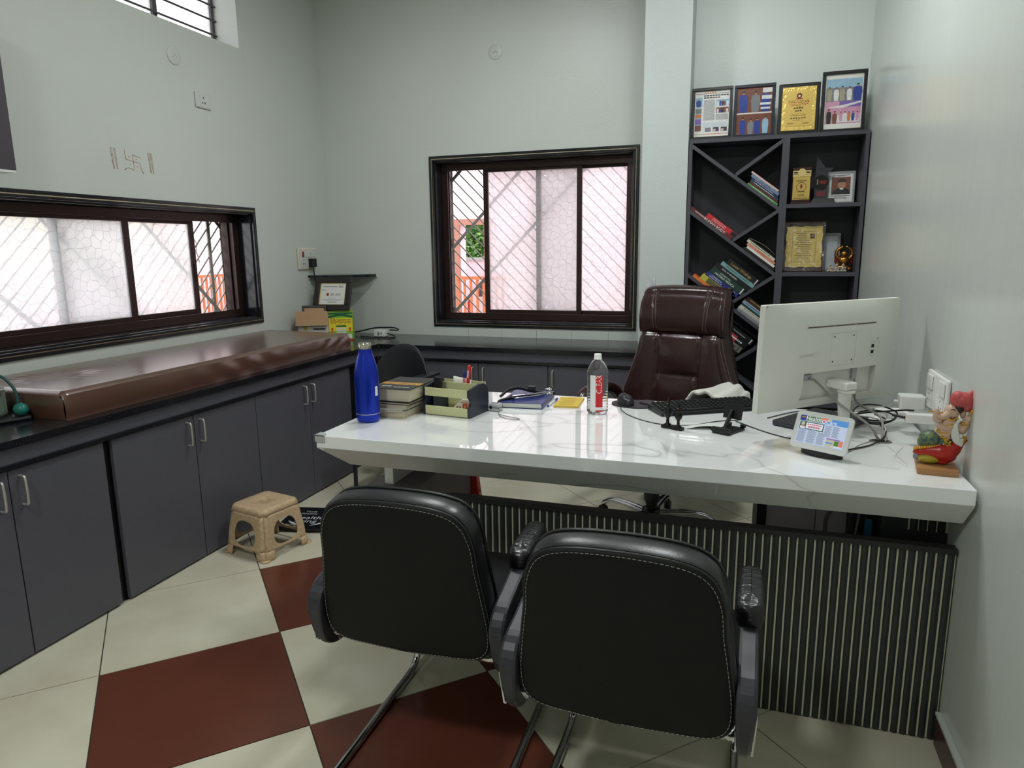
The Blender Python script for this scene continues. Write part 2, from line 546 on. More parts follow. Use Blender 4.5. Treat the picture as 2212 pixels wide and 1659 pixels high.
def grille(e, f, u0, u1, z0, z1, w, sp, slope, flats, posts):
    """diagonal security bars; every bar a piece"""
    g = MB()
    ring(g, f, u0, u1, z0, z1, .022, w, w + .006)
    for p in posts:
        fbox(g, f, p - .012, p + .012, w - .003, w + .006, z0, z1)
    go = g.build('grille_frame', GREY_STEEL, e)
    def seg(c, sl):
        # z = sl*u + c clipped to the rectangle
        pts = []
        for u in (u0, u1):
            z = sl * u + c
            if z0 <= z <= z1:
                pts.append((u, z))
        for z in (z0, z1):
            u = (z - c) / sl
            if u0 < u < u1:
                pts.append((u, z))
        return pts[:2] if len(pts) >= 2 else None
    cs = [z0 - max(slope * u0, slope * u1) + k * sp for k in range(int((z1 - z0 + abs(slope) * (u1 - u0)) / sp) + 2)]
    nrm = (0, 1, 0) if f(0, 1, 0)[1] > 1 else (1, 0, 0)
    for c in cs:
        s = seg(c, slope)
        if s:
            MB().tube([f(s[0][0], w + .003, s[0][1]), f(s[1][0], w + .003, s[1][1])], .0048, 6).build('bar', GREY_STEEL, go)
    for c in flats:
        s = seg(c, -slope)
        if s:
            MB().bar(f(s[0][0], w - .004, s[0][1]), f(s[1][0], w - .004, s[1][1]), .022, .005, up=nrm).build('flat_bar', GREY_STEEL, go)
WB, fB = sliding_window('window_2', 'back', -2.19, -.68, .873, 2.095,
                        [(-1.825, -1.093, .125, -1.809), (-1.438, -.752, .165, None)], 0)
grille(WB, fB, -2.135, -.755, .925, 2.045, .238, .088, -1.0, [1.52 + 2.07 - .02 + k * .49 for k in range(-1, 4)], [-1.43])
WL, fL = sliding_window('window_1', 'left', 1.70, 3.9005, .9695, 1.719,
                        [(1.80, 3.010, .125, None), (2.585, 3.528, .165, 3.511)], 0)
grille(WL, fL, 1.80, 3.865, 1.02, 1.67, .238, .088, 1.0, [1.10 + 3.74 - .02 + k * .62 for k in range(-3, 2)], [3.735])
# daylight ventilator near the ceiling
V, fV = win_frame('window_3', 'left')
mb = MB(); ring(mb, fV, 2.55, 3.885, 2.683, 3.165, .026, .17, .21)
fbox(mb, fV, 3.385, 3.417, .17, .21, 2.70, 3.14); fbox(mb, fV, 2.96, 2.99, .17, .21, 2.70, 3.14)
mb.build('ventilator_frame', mat('dull_grey_frame', (96, 92, 90), .6, var=.3, vscale=60), V)
for u0, u1 in ((2.575, 2.961), (2.989, 3.386), (3.416, 3.862)):
    mb = MB(); fbox(mb, fV, u0, u1, .185, .189, 2.705, 3.142); mb.build('pane', PGLASS, V)
for z in (2.772, 2.858, 2.943, 3.03, 3.115):
    MB().tube([fV(2.551, .158, z), fV(3.880, .158, z)], .006, 6).build('bar', mat('dark_iron_bar', (84, 78, 84), .6, var=.2, vscale=50), V)

# ---------------------------------------------------------------- ceiling lamps of the room, plus one added fill panel
def ceiling_lamp(x, y, label, power=LAMP_POWER, w=.30):
    t = thing('ceiling_light', label, 'ceiling light', (x, y, ZC), group='ceiling light panels')
    MB().box(-w - .012, w + .012, -w - .012, w + .012, -.022, 0).build('housing', WHITE_PL, t, bevel=.004)
    MB().box(-w, w, -w, w, -.026, -.0222).build('diffuser', mat('led_diffuser_%d' % power, (255, 255, 255), .5, emit=(248, 252, 252), estr=power), t)
ceiling_lamp(-1.35, 3.1, 'square white ceiling light panel between the bed and the desk', LAMP_POWER * .92, w=.14)
ceiling_lamp(-.1, 2.65, 'square white ceiling light panel in front of the bookshelf', w=.14)
ceiling_lamp(-1.2, -.45, 'square white fill light panel added out of view behind the visitor chairs', LAMP_POWER * 1.7, w=.14)  # unseen fill panel, added to brighten the desk front, floor and right wall
# ---------------------------------------------------------------- built-in counters
XC = -2.376          # face of the left run
YC = 4.198           # face of the back run
ZW = 0.806
# continuous worktop with its apron and bead
wt = thing('worktop', 'L-shaped black granite worktop on the charcoal cabinets under both windows', 'worktop', (0, 0, 0))
yn = .55
poly = [(XL + .002, yn), (XC + .016, yn), (XC + .016, YC - .016), (-.592, YC - .016), (-.592, YB - .002), (XL + .002, YB - .002)]
MB().prism(poly, ZW - .028, ZW).build('slab', GRANITE, wt, bevel=.010, bseg=3)
poly = [(XC - .1, yn), (XC + .012, yn), (XC + .012, YC - .012), (-.592, YC - .012), (-.592, YC + .1), (XC - .1, YC + .1)]
MB().prism(poly, .704, .720).build('bead', GRANITE, wt, bevel=.006, bseg=2)
MB().box(XC - .018, XC, yn, 3.297, .7205, .7775).build('apron_panel', LAM, wt)
MB().box(XC - .018, XC, 3.300, YC - .001, .7205, .7775).build('apron_panel', LAM, wt)
MB().box(XC, -.592, YC, YC + .018, .7205, .7775).build('apron_panel', LAM, wt)
# low tile upstand under the back window
for k in range(6):
    x0 = -2.17 + k * .2605
    MB().box(x0, x0 + .2585, YB - .008, YB - .0005, ZW, ZW + .058).build('upstand_tile', PAINT, wt)

def handle(parent, side, u, z0=.567, z1=.672):
    """D handle; side 'x' opens towards +x, 'y' towards -y"""
    d = .027; r = .0045
    pts = [(0, 0, z0), (d * .55, 0, z0), (d, 0, z0 + .012), (d, 0, z1 - .012), (d * .55, 0, z1), (0, 0, z1)]
    pts = spline(pts, 4)
    if side == 'x':
        pts = [(XC + p[0], u, p[2]) for p in pts]
    else:
        pts = [(u, YC - p[0], p[2]) for p in pts]
    MB().tube(pts, r, 8).build('handle', STEEL, parent)
def unit(label, side, lo, hi, doors, handles, group):
    c = thing('base_cabinet', label, 'cabinet', group=group)
    if side == 'x':
        MB().box(XL + .02, XC - .0195, lo + .003, hi - .003, .0, .702).build('carcass', LAM_DK, c)
    else:
        MB().box(lo + .003, hi - .003, YC + .0195, YB - .02, .0, .702).build('carcass', LAM_DK, c)
    for (a, b), hu in zip(doors, handles):
        m = MB()
        if side == 'x':
            m.box(XC - .018, XC, a + .0022, b - .0022, .010, .699)
        else:
            m.box(a + .0022, b - .0022, YC, YC + .018, .010, .699)
        d = m.build('door', LAM, c, bevel=.0012, bseg=1)
        if hu is not None:
            handle(d, side, hu)
    return c
G = 'charcoal base cabinets under the worktop'
unit('charcoal two-door base cabinet at the left edge under the blood pressure meter', 'x', 1.15, 2.0, [(1.15, 1.617), (1.617, 2.0)], [1.577, 1.655], G)
MB().box(XC - .05, XC - .028, 2.0, 2.036, 0, .703).build('black_post', mat('black_laminate', (22, 22, 23), .45), wt)
unit('charcoal two-door base cabinet between the black upright strip and the cream stool', 'x', 2.036, 2.91, [(2.036, 2.48), (2.48, 2.91)], [2.432, 2.512], G)
unit('charcoal two-door base cabinet below the far end of the brown mattress', 'x', 2.91, 3.83, [(2.91, 3.38), (3.38, 3.83)], [3.325, 3.402], G)
MB().box(XC - .05, XC - .026, 3.832, YC + .03, 0, .703).build('black_post', MATS['black_laminate'], wt)
unit('charcoal two-door base cabinet under the back window, behind the pen stand', 'y', -2.10, -1.155, [(-2.10, -1.632), (-1.632, -1.155)], [-1.667, -1.592], G)
unit('charcoal base cabinet under the back window, behind the clear water bottle', 'y', -1.155, -.60, [(-1.155, -.60)], [-1.12], G)

# ---------------------------------------------------------------- desk
DX0, DX1, DY0, DY1, ZD = -1.367, .595, 1.967, 2.829, .81
desk = thing('desk', 'white marble-topped office desk with a dark fluted front panel', 'desk', (0, 0, 0))
MB().box(DX0, DX1, DY0, DY1, ZD - .042, ZD).build('desktop', MARBLE, desk, bevel=.0012, bseg=1)
# tapered apron under the top: front and left sides slope inwards
b = .08
zt, zb = ZD - .0425, .690
MB().add([(DX0, DY0, zt), (DX1, DY0, zt), (DX1, DY1, zt), (DX0, DY1, zt),
          (DX0 + b, DY0 + b, zb), (DX1, DY0 + b, zb), (DX1, DY1 - .02, zb), (DX0 + b, DY1 - .02, zb)],
         [(3, 2, 1, 0), (4, 5, 6, 7)[::-1][::-1], (0, 1, 5, 4), (1, 2, 6, 5), (2, 3, 7, 6), (3, 0, 4, 7)]).build('tapered_apron', MARBLE, desk)
# fluted modesty panel
PANEL = mat('dark_green_grey_flute', (44, 47, 46), .42, var=.25, vscale=14)
INLAY = mat('pale_inlay', (186, 181, 160), .35)
PY, PZ, PX0, PX1 = 2.09, .585, -1.035, .600
mp_ = MB().box(PX0 + .05, PX1, PY - .0035, PY + .012, .004, PZ).build('panel_backing', INLAY, desk)
n = 68; pw = (PX1 - PX0) / n
_fl = {}
def flute_mesh(hh):
    k = round(hh, 4)
    if k not in _fl:
        w = pw - .0032
        pl = [(w / 2, 0)] + [(w / 2 * math.cos(a), -.0075 * math.sin(a) - .0005) for a in [PI * q / 8 for q in range(1, 8)]] + [(-w / 2, 0)]
        o = MB().prism([(p[0], p[1]) for p in pl][::-1], .004, k).build('flute', PANEL, mp_)
        _fl[k] = o
        return o, True
    return _fl[k], False
for i in range(n):
    x = PX0 + (i + .5) * pw
    d = x - PX0
    hh = PZ if d > .12 else PZ - .12 + math.sqrt(max(.12 ** 2 - (.12 - d) ** 2, 0))
    o, new = flute_mesh(hh)
    if not new:
        o = o.copy(); COL.objects.link(o); o.parent = mp_
    o.location = (x, PY - .0002, 0)
cap = [(PX0, PZ - .12)] + [(PX0 + .12 - .12 * math.cos(a), PZ - .12 + .12 * math.sin(a)) for a in [PI / 2 * k / 10 for k in range(1, 11)]] + [(PX1, PZ)]
cp = MB()
for (a0, c0), (a1, c1) in zip(cap[:-1], cap[1:]):
    dx, dz = a1 - a0, c1 - c0; L = math.hypot(dx, dz); nx, nz = -dz / L * .016, dx / L * .016
    vs = [(a0, PY - .012, c0), (a1, PY - .012, c1), (a1 + nx, PY - .012, c1 + nz), (a0 + nx, PY - .012, c0 + nz)]
    vs += [(v[0], PY + .022, v[2]) for v in vs]
    cp.add(vs, [(0, 1, 2, 3), (7, 6, 5, 4), (3, 2, 6, 7), (1, 0, 4, 5), (0, 3, 7, 4), (2, 1, 5, 6)])
cp.build('panel_cap', mat('dark_cap_edge', (34, 34, 33), .5), desk)
# left pedestal and the marble riser that carries the top
PURP = mat('grey_violet_laminate', (104, 98, 106), .45, var=.06, vscale=12)
MB().box(-1.300, -1.105, 2.16, 2.72, 0, .572).build('pedestal', PURP, desk, bevel=.002)
MB().box(-1.240, -1.204, 2.20, 2.72, .5725, .6895).build('riser', MARBLE, desk, bevel=.001)
# right pedestal: dark end panel, pale back panels
pr = MB().box(.112, .604, 2.36, 2.80, 0, .60).build('pedestal', PURP, desk)
MB().box(.082, .111, 2.33, 2.80, 0, .62).build('end_panel', mat('dark_violet_panel', (38, 30, 38), .5), desk)
PURP2 = mat('pale_violet_panel', (190, 184, 196), .45, var=.05, vscale=9)
MB().box(.113, .262, 2.345, 2.3595, .02, .62).build('back_panel', PURP2, desk)
MB().box(.265, .375, 2.345, 2.3595, .02, .62).build('back_panel', PURP2, desk)
MB().box(.43, .604, 2.20, 2.3, .0, .6895).build('riser', mat('charcoal_riser', (40, 42, 42), .5), desk)
for i in range(4):
    x = .515 + i * .024
    MB().prism([(x + .0105, 2.1995)] + [(x + .0105 * math.cos(a), 2.1995 - .008 * math.sin(a)) for a in [PI * q / 6 for q in range(1, 6)]] + [(x - .0105, 2.1995)], .60, .6893).build('riser_flute', PANEL, desk)
MB().box(.5, .604, 2.199, 2.1999, .60, .6893).build('riser_inlay', INLAY, desk)
# clear corner guard
gm = MB()
gm.box(DX0 - .005, DX0 + .035, DY0 - .005, DY0 - .0005, ZD - .022, ZD + .004)
gm.box(DX0 - .005, DX0 - .0005, DY0 - .005, DY0 + .035, ZD - .022, ZD + .004)
gm.prism([(DX0 - .005, DY0 - .005), (DX0 + .035, DY0 - .005), (DX0 + .028, DY0 + .02), (DX0 + .02, DY0 + .028), (DX0 - .005, DY0 + .035)], ZD + .0004, ZD + .004)
CLEARP = mat('clear_plastic', (238, 240, 240), .12, trans=.6, ior=1.4)
tag(gm.build('corner_guard', CLEARP, bevel=.001), 'clear plastic corner guard on the near left desk corner', 'corner guard')
# ---------------------------------------------------------------- seating
LEATHER = mat('black_leather', (22, 22, 25), .32, bump=.05, bscale=220, spec=.6)
LEATHER_MATT = mat('black_rexine_back', (9, 10, 10), .6, bump=.06, bscale=260, spec=.3)
ARM_PL = mat('dark_grey_arm_plastic', (44, 44, 50), .42)
THREAD = mat('pale_thread', (150, 148, 138), .7)
def loft(mb, outline, layers, mi=0, cx=0.0, cz=0.0, smooth=True, cap=True):
    """rings of an outline in the x-z plane: layers of (scale, y)"""
    n = len(outline); vs = []
    for s, y in layers:
        for (x, z) in outline:
            vs.append((cx + (x - cx) * s, y, cz + (z - cz) * s))
    fs = []
    for i in range(len(layers) - 1):
        for k in range(n):
            k2 = (k + 1) % n
            fs.append((i * n + k, i * n + k2, (i + 1) * n + k2, (i + 1) * n + k))
    mb.add(vs, fs, mi, smooth)
    if cap:
        mb.add(vs, [tuple(range(n - 1, -1, -1)), tuple(range((len(layers) - 1) * n, len(layers) * n))], mi, False)
    return mb
def dashes(mb, pts, L=.006, gap=.004, r=.0006, mi=0):
    """short stitches along a polyline"""
    P = [Vector(p) for p in pts]; acc = 0.0; on = True; start = P[0]; need = L
    for a, b in zip(P[:-1], P[1:]):
        d = (b - a); ln = d.length
        if ln < 1e-7:
            continue
        d /= ln; t = 0.0
        while ln - t > need - acc:
            t += need - acc; acc = 0.0; q = a + d * t
            if on:
                mb.tube([start, q], r, 4, mi)
            on = not on; start = q; need = L if on else gap
        acc += ln - t
    return mb

BACK = [(0, 0.0), (.10, .004), (.19, .012), (.228, .040), (.236, .10), (.226, .19), (.214, .27), (.207, .34), (.180, .395), (.12, .420), (0, .427)]
BACK = BACK + [(-x, z) for x, z in BACK[-2:0:-1]]
BACK = [(p.x, p.z) for p in spline([(x, 0, z) for x, z in BACK], 4, True)]
def visitor_chair(label, x, y, rz, by):
    c = thing('visitor_chair', label, 'chair', (x, y, 0), rz, 'black visitor chairs at the desk')
    tilt = Matrix.Translation((0, by, .412)) @ Matrix.Rotation(math.radians(9), 4, 'X') @ Matrix.Diagonal((1, 1, 1.045, 1))
    mb = MB(); mb.X = tilt
    loft(mb, BACK, [(.02, .062), (.5, .060), (.82, .052), (.94, .040), (.99, .024), (1.0, .008), (1.0, -.018), (.985, -.028)], cz=.21)
    bk = mb.build('backrest', LEATHER, c)
    mb = MB(); mb.X = tilt
    loft(mb, BACK, [(.978, -.0245), (.972, -.034), (.955, -.038), (.90, -.040), (.5, -.046), (.02, -.048)], cz=.21)
    mb.build('rear_shell', LEATHER_MATT, c)
    # piping and stitching
    mb = MB(); mb.X = tilt
    mb.tube([(px_ * .985, .034, .21 + (pz - .21) * .985) for px_, pz in BACK], .0038, 6, closed=True)
    mb.tube([(px_ * .972, -.0315, .21 + (pz - .21) * .972) for px_, pz in BACK], .003, 6, closed=True)
    mb.build('piping', LEATHER, bk)
    mb = MB(); mb.X = tilt
    dashes(mb, [(px_ * .945, -.0398, .21 + (pz - .21) * .945) for px_, pz in BACK], .007, .0035, .0007)
    for k in range(90):
        t = k / 89 * 1.0
        i = int((.16 + t * .68) * len(BACK)) % len(BACK)
    mb.build('stitching', THREAD, bk, kind='stuff')
    # seat
    out = rrect(-.232, .232, -.225, .225, .06)
    mb = MB(); mb.X = Matrix.Translation((0, by + .255, 0))
    vs = [(1, .385), (1.0, .44), (.985, .462), (.94, .476), (.5, .484), (.02, .486)]
    n = len(out); V = []; F = []
    for sc, z in vs:
        V += [(px_ * sc, py_ * sc, z) for px_, py_ in out]
    for i in range(len(vs) - 1):
        F += [(i * n + k, i * n + (k + 1) % n, (i + 1) * n + (k + 1) % n, (i + 1) * n + k) for k in range(n)]
    mb.add(V, F, 0, True); mb.add(V, [tuple(range(n - 1, -1, -1))])
    mb.build('seat', LEATHER, c)
    # tubular cantilever frame
    r = .0125; fy = by + .50; ry = by - .30
    for s in (-1, 1):
        X = s * .235
        mb = MB()
        pts = [(s * .14, by + .06, .372), (s * .20, by + .06, .372), (X, by + .10, .372), (X, fy - .07, .372), (X, fy - .02, .36), (X, fy, .31), (X, fy + .004, .2), (X, fy, .09), (X, fy - .025, .03), (X, fy - .09, r), (X, by + .25, r), (X, by, r), (X, ry + .06, r), (X - s * .02, ry + .015, r), (X - s * .07, ry, r), (0, ry, r)]
        mb.tube(spline(pts, 4), r, 10); mb.build('tube_frame', CHROME, c)
        # arm: padded rest, moulded support that bends down behind, bright outer strip
        AX = s * .251
        arm = MB()
        prof = [(by + .31, .592), (by + .14, .594), (by + .04, .574), (by - .030, .548), (by - .046, .50), (by - .034, .43), (by + .01, .392), (by + .10, .382)]
        sp = spline([(0, a, z) for a, z in prof], 5)
        V = []; F = []
        for i, p in enumerate(sp):
            d = sp[min(i + 1, len(sp) - 1)] - sp[max(i - 1, 0)]; d.normalize()
            nn = Vector((0, -d.z, d.y)); f = i / (len(sp) - 1)
            w = .021 if f < .55 else .021 - .007 * min(1, (f - .55) / .2)
            t = .017 + .012 * math.exp(-((f - .5) / .14) ** 2)
            for (a, b_) in ((-1, -1), (1, -1), (1, 1), (-1, 1)):
                V.append((AX + a * w, p.y + nn.y * b_ * t, p.z + nn.z * b_ * t))
        for i in range(len(sp) - 1):
            F += [(i * 4 + k, i * 4 + (k + 1) % 4, (i + 1) * 4 + (k + 1) % 4, (i + 1) * 4 + k) for k in range(4)]
        L = len(sp) * 4
        arm.add(V, F + [(3, 2, 1, 0), (L - 4, L - 3, L - 2, L - 1)], 0)
        a_o = arm.build('armrest', ARM_PL, c, bevel=.008, bseg=2)
        pad = MB(); pad.X = T(AX, by + .215, .632)
        ol = rrect(-.0305, .0305, -.105, .105, .028, 5); n = len(ol); V = []; F = []
        ly = [(.90, -.030), (1.0, -.018), (1.04, .0), (1.0, .016), (.86, .028), (.5, .034), (.02, .036)]
        for sc, z in ly:
            for px_, py_ in ol:
                sag = -.012 * max(0, (-py_ - .05) / .055) ** 2
                V.append((px_ * sc, py_ * (1 + (sc - 1) * .35), z + sag))
        for i in range(len(ly) - 1):
            F += [(i * n + k, i * n + (k + 1) % n, (i + 1) * n + (k + 1) % n, (i + 1) * n + k) for k in range(n)]
        pad.add(V, F, 0, True); pad.add(V, [tuple(range(n - 1, -1, -1))])
        pad.build('arm_pad', mat('wrinkled_leather', (24, 23, 26), .26, bump=.5, bscale=45, spec=.6, stretch=(.35, 1.6, 1)), a_o)
        st = MB()
        st.bar((AX + s * .0205, by - .052, .50), (AX + s * .0165, by - .036, .415), .004, .022, up=(0, 1, 0))
        st.bar((AX + s * .0165, by - .036, .416), (AX + s * .0165, by + .02, .385), .005, .020, up=(0, 1, 0))
        st.bar((AX - s * .0165, by - .030, .45), (AX - s * .0165, by + .02, .387), .005, .016, up=(0, 1, 0))
        st.build('bright_strip', CHROME, a_o)
    return c
visitor_chair('black leather visitor chair on the left, nearer the stool', -.746, 0, math.radians(1), 1.485)
visitor_chair('black leather visitor chair on the right, in front of the fluted panel', -.226, 0, math.radians(-1), 1.372)

# executive chair behind the desk
BROWN = mat('dark_brown_leather', (50, 30, 29), .22, bump=.10, bscale=35, spec=.6, var=.18, vscale=5)
BRTHREAD = mat('tan_thread', (168, 138, 122), .7)
ex = thing('executive_chair', 'high-backed dark brown leather executive chair behind the desk', 'chair', (-.392, 3.43, 0), math.radians(-20))
def gv(x, c, w, d):
    return d * math.exp(-((x - c) / w) ** 2)
BY = .24      # back plane in chair space (chair faces -y)
LEAN = lambda z: BY + .05 + (z - .75) * .10
def head(u, v):
    # u across, v from front bottom, over the top, down the rear
    x = (2 * u - 1)
    ang = v
    if v < .55:
        t = v / .55; z = 1.0 + .205 * t; y = -.050 - .024 * math.sin(PI * min(1, t * 1.05)) ** .6
    else:
        t = (v - .55) / .45; a = t * PI
        z = 1.205 + .032 * math.sin(a * .5 + a * .5 * (1 if False else 1)) ; z = 1.205 + .034 * math.sin(a)
        y = -.050 + (.110) * (1 - math.cos(a)) / 2
    ex_ = abs(x)
    hw = .250 - .012 * max(0, (z - 1.16) / .07)
    y += .05 * max(0, (ex_ - .86) / .14) ** 2 * (1 if y < .02 else -.3)
    z -= .018 * ex_ ** 3
    X = x * hw
    sl = .135 + .02 * (z - 1.0) / .24
    y += gv(X, sl, .006, .010) + gv(X, -sl, .006, .010)
    return (X, LEAN(z) + y, z)
mb = MB().grid(head, 60, 30); mb.build('headrest', BROWN, ex)
def hwb(z):
    # half width of the lower back at height z
    t = (1.0 - z) / .40
    return .243 + .100 * max(0, min(1, t * 1.2)) ** 1.3
def body(u, v):
    x = 2 * u - 1; z = .40 + .605 * v
    X = x * hwb(z)
    y = -.058 + .075 * max(0, (abs(x) - .80) / .20) ** 2
    cw = .118 - .02 * (1.0 - z)
    inside = abs(X) < cw
    y -= .016 * math.exp(-((abs(X) - .19) / .055) ** 2)
    y += gv(abs(X), cw, .006, .016)
    if inside:
        y += gv(z, .775, .009, .014) + gv(z, .60, .009, .014)
        y -= .012 * math.cos(X / cw * PI / 2) * abs(math.sin((z - .775) / .20 * PI))
    y += gv(z, 1.0, .02, .03)
    return (X, LEAN(z) + y, z)
mb = MB().grid(body, 56, 48); mb.build('back_cushion', BROWN, ex)
# rear shell closing the back, pale moulded edge
mb = MB()
sh = [(-hwb(.42), .42), (-hwb(.6), .6), (-hwb(.8), .8), (-.243, 1.0), (-.246, 1.15), (-.20, 1.205), (.20, 1.205), (.246, 1.15), (.243, 1.0), (hwb(.8), .8), (hwb(.6), .6), (hwb(.42), .42)]
V = [(x, LEAN(z) + .012, z) for x, z in sh] + [(x * .97, LEAN(z) + .058, z) for x, z in sh]
k = len(sh)
mb.add(V, [(i, (i + 1) % k, k + (i + 1) % k, k + i) for i in range(k)] + [tuple(range(k, 2 * k)), tuple(range(k - 1, -1, -1))])
mb.build('rear_shell', BROWN, ex)
mb = MB()
mb.grid(lambda u, v: (-.272 + .06 * u, LEAN(1.0) + .075 + .02 * math.sin(u * PI), .80 + .47 * v - .05 * (1 - u) ** 2 * v), 6, 10)
mb.build('rear_panel', mat('pale_grey_shell', (168, 168, 172), .35), ex, solid=.012)
# double seams
def seam(side, off, z0, z1, fn, n=24):
    pts = []
    for i in range(n + 1):
        z = z0 + (z1 - z0) * i / n
        pts.append(fn(side, off, z))
    return pts
mb = MB()
for s in (-1, 1):
    for off in (-.008, .008):
        def fh(sd, o, z):
            X = sd * (.135 + .02 * (z - 1.0) / .24) + o
            p = head(X / .250 / 2 + .5, (z - 1.0) / .205 * .55)
            return (X, p[1] - .0016, z)
        dashes(mb, seam(s, off, 1.012, 1.20, fh), .006, .003, .0009)
    for off in (.004, .014):
        def fb(sd, o, z):
            X = sd * (hwb(z) - .016 - o)
            p = body(X / hwb(z) / 2 + .5, (z - .40) / .605)
            return (p[0], p[1] - .0016, z)
        dashes(mb, seam(s, off, .60, .985, fb), .006, .003, .0009)
    def fe(sd, o, z):
        X = sd * .232
        p = head(X / .250 / 2 + .5, (z - 1.0) / .205 * .55)
        return (p[0], p[1] - .0016, z)
    dashes(mb, seam(s, 0, 1.012, 1.20, fe), .006, .003, .0009)
mb.build('stitching', BRTHREAD, ex, kind='stuff')
out = rrect(-.27, .27, -.27, .25, .09)
mb = MB(); vs = [(.95, .40), (1, .43), (1, .49), (.95, .52), (.5, .53), (.02, .532)]; n = len(out); V = []; F = []
for sc, z in vs:
    V += [(x * sc, y * sc, z) for x, y in out]
for i in range(len(vs) - 1):
    F += [(i * n + q, i * n + (q + 1) % n, (i + 1) * n + (q + 1) % n, (i + 1) * n + q) for q in range(n)]
mb.add(V, F, 0, True); mb.add(V, [tuple(range(n - 1, -1, -1))]); mb.build('seat', BROWN, ex)
for s in (-1, 1):
    mb = MB()
    pts = spline([(s * .29, .22, .50), (s * .305, .20, .62), (s * .31, .10, .70), (s * .31, -.06, .715), (s * .31, -.18, .69), (s * .30, -.22, .60), (s * .285, -.16, .48)], 6)
    mb.tube(pts, [.022 + .012 * math.sin(PI * i / (len(pts) - 1)) for i in range(len(pts))], 10)
    mb.build('armrest', BROWN, ex)
mb = MB(); mb.lathe([(.026, .10), (.028, .13), (.032, .15), (.040, .16), (.042, .30), (.030, .305), (.030, .40)], 16); mb.build('gas_lift', BLACK_PL, ex)
mb = MB(); mb.lathe([(.02, .06), (.045, .065), (.05, .09), (.045, .115), (.02, .12)], 16); mb.build('hub', BLACK_PL, ex)
for k in range(5):
    a = math.radians(20 + 72 * k + 8)
    d = Vector((math.cos(a), math.sin(a), 0))
    leg = MB(); sd = d.cross(Vector((0, 0, 1))) * .014
    for q in (-1, 1):
        leg.tube(spline([d * .04 + sd * q + Vector((0, 0, .092)), d * .15 + sd * q + Vector((0, 0, .098)), d * .25 + sd * q * .9 + Vector((0, 0, .092)), d * .305 + sd * q * .5 + Vector((0, 0, .066)), d * .315 + Vector((0, 0, .05))], 4), .0115, 8)
    lo = leg.build('base_leg', CHROME, ex)
    w = MB(); c_ = d * .315; ax = d.cross(Vector((0, 0, 1)))
    for q in (-1, 1):
        o = len(w.v); nn = 14
        for e in (0, 1):
            for i in range(nn):
                t = 2 * PI * i / nn
                w.v.append(c_ + ax * (q * .008 + (e - .5) * .012) + d * .024 * math.cos(t) + Vector((0, 0, .0245 + .024 * math.sin(t))))
        for i in range(nn):
            w.f.append((o + i, o + (i + 1) % nn, o + nn + (i + 1) % nn, o + nn + i)); w.m.append(0); w.sm.append(True)
        for e in (0, 1):
            w.f.append(tuple(o + e * nn + i for i in range(nn))); w.m.append(0); w.sm.append(False)
    w.tube([c_ + Vector((0, 0, .02)), c_ + Vector((0, 0, .055))], .007, 6)
    w.build('castor', BLACK_PL, lo)
# towel over its right arm
TOWEL = mat('white_terry', (214, 213, 205), .9, bump=.6, bscale=160, sheen=.3)
def tw(u, v):
    a = PI * u; r = .092 + .010 * math.sin(v * 9 + u * 3) * math.sin(a)
    x = -r * math.cos(a) * (1 + .10 * math.sin(v * 5)); z = .085 * math.sin(a) ** .8 * (1 - .10 * v)
    return (x + .02 * (v - .5), (v - .5) * .30 + .012 * math.sin(u * 7), z - .12 * max(0, abs(2 * u - 1) - .75) / .25 + .006 * math.sin(u * 26 + v * 4))
mb = MB(); mb.X = Matrix.Translation((-.078, 3.235, .715)) @ Matrix.Rotation(math.radians(-20), 4, 'Z')
mb.grid(tw, 40, 16)
tag(mb.build('towel', TOWEL, solid=.014), 'white terry towel draped over the right arm of the brown chair', 'towel')

# black chair in the corner between the desk and the cabinets
BPL = mat('black_moulded_plastic', (26, 27, 32), .42, bump=.05, bscale=200)
bc = thing('armchair', 'black writing-pad chair with a rounded back, behind the blue bottle', 'chair', (-1.965, 3.55, 0), math.radians(-4))
def cb(u, v):
    x = 2 * u - 1; zt = .872 - .20 * abs(x) ** 2.6
    z = .46 + (zt - .46) * v
    return (x * .205, .21 + .07 * (z - .46) - .07 * x * x, z)
MB().grid(cb, 30, 14).build('backrest', BPL, bc, solid=.014, bevel=.004)
MB().box(-.16, .18, -.21, .19, .43, .455).build('seat', BPL, bc, bevel=.012)
a_ = MB(); a_.prism(rrect(.150, .225, -.36, .28, .03), .690, .704); a_.build('writing_pad', BPL, bc, bevel=.004)
MB().tube([(.170, -.15, .44), (.190, -.15, .691)], .010, 8).build('pad_post', BPL, bc)
for s in (-1, 1):
    MB().tube([(.01 + s * .13, -.17, .432), (.01 + s * .115, -.20, .0)], .012, 8).build('leg', BPL, bc)
    MB().tube([(.01 + s * .13, .17, .432), (.01 + s * .115, .21, .0)], .012, 8).build('leg', BPL, bc)

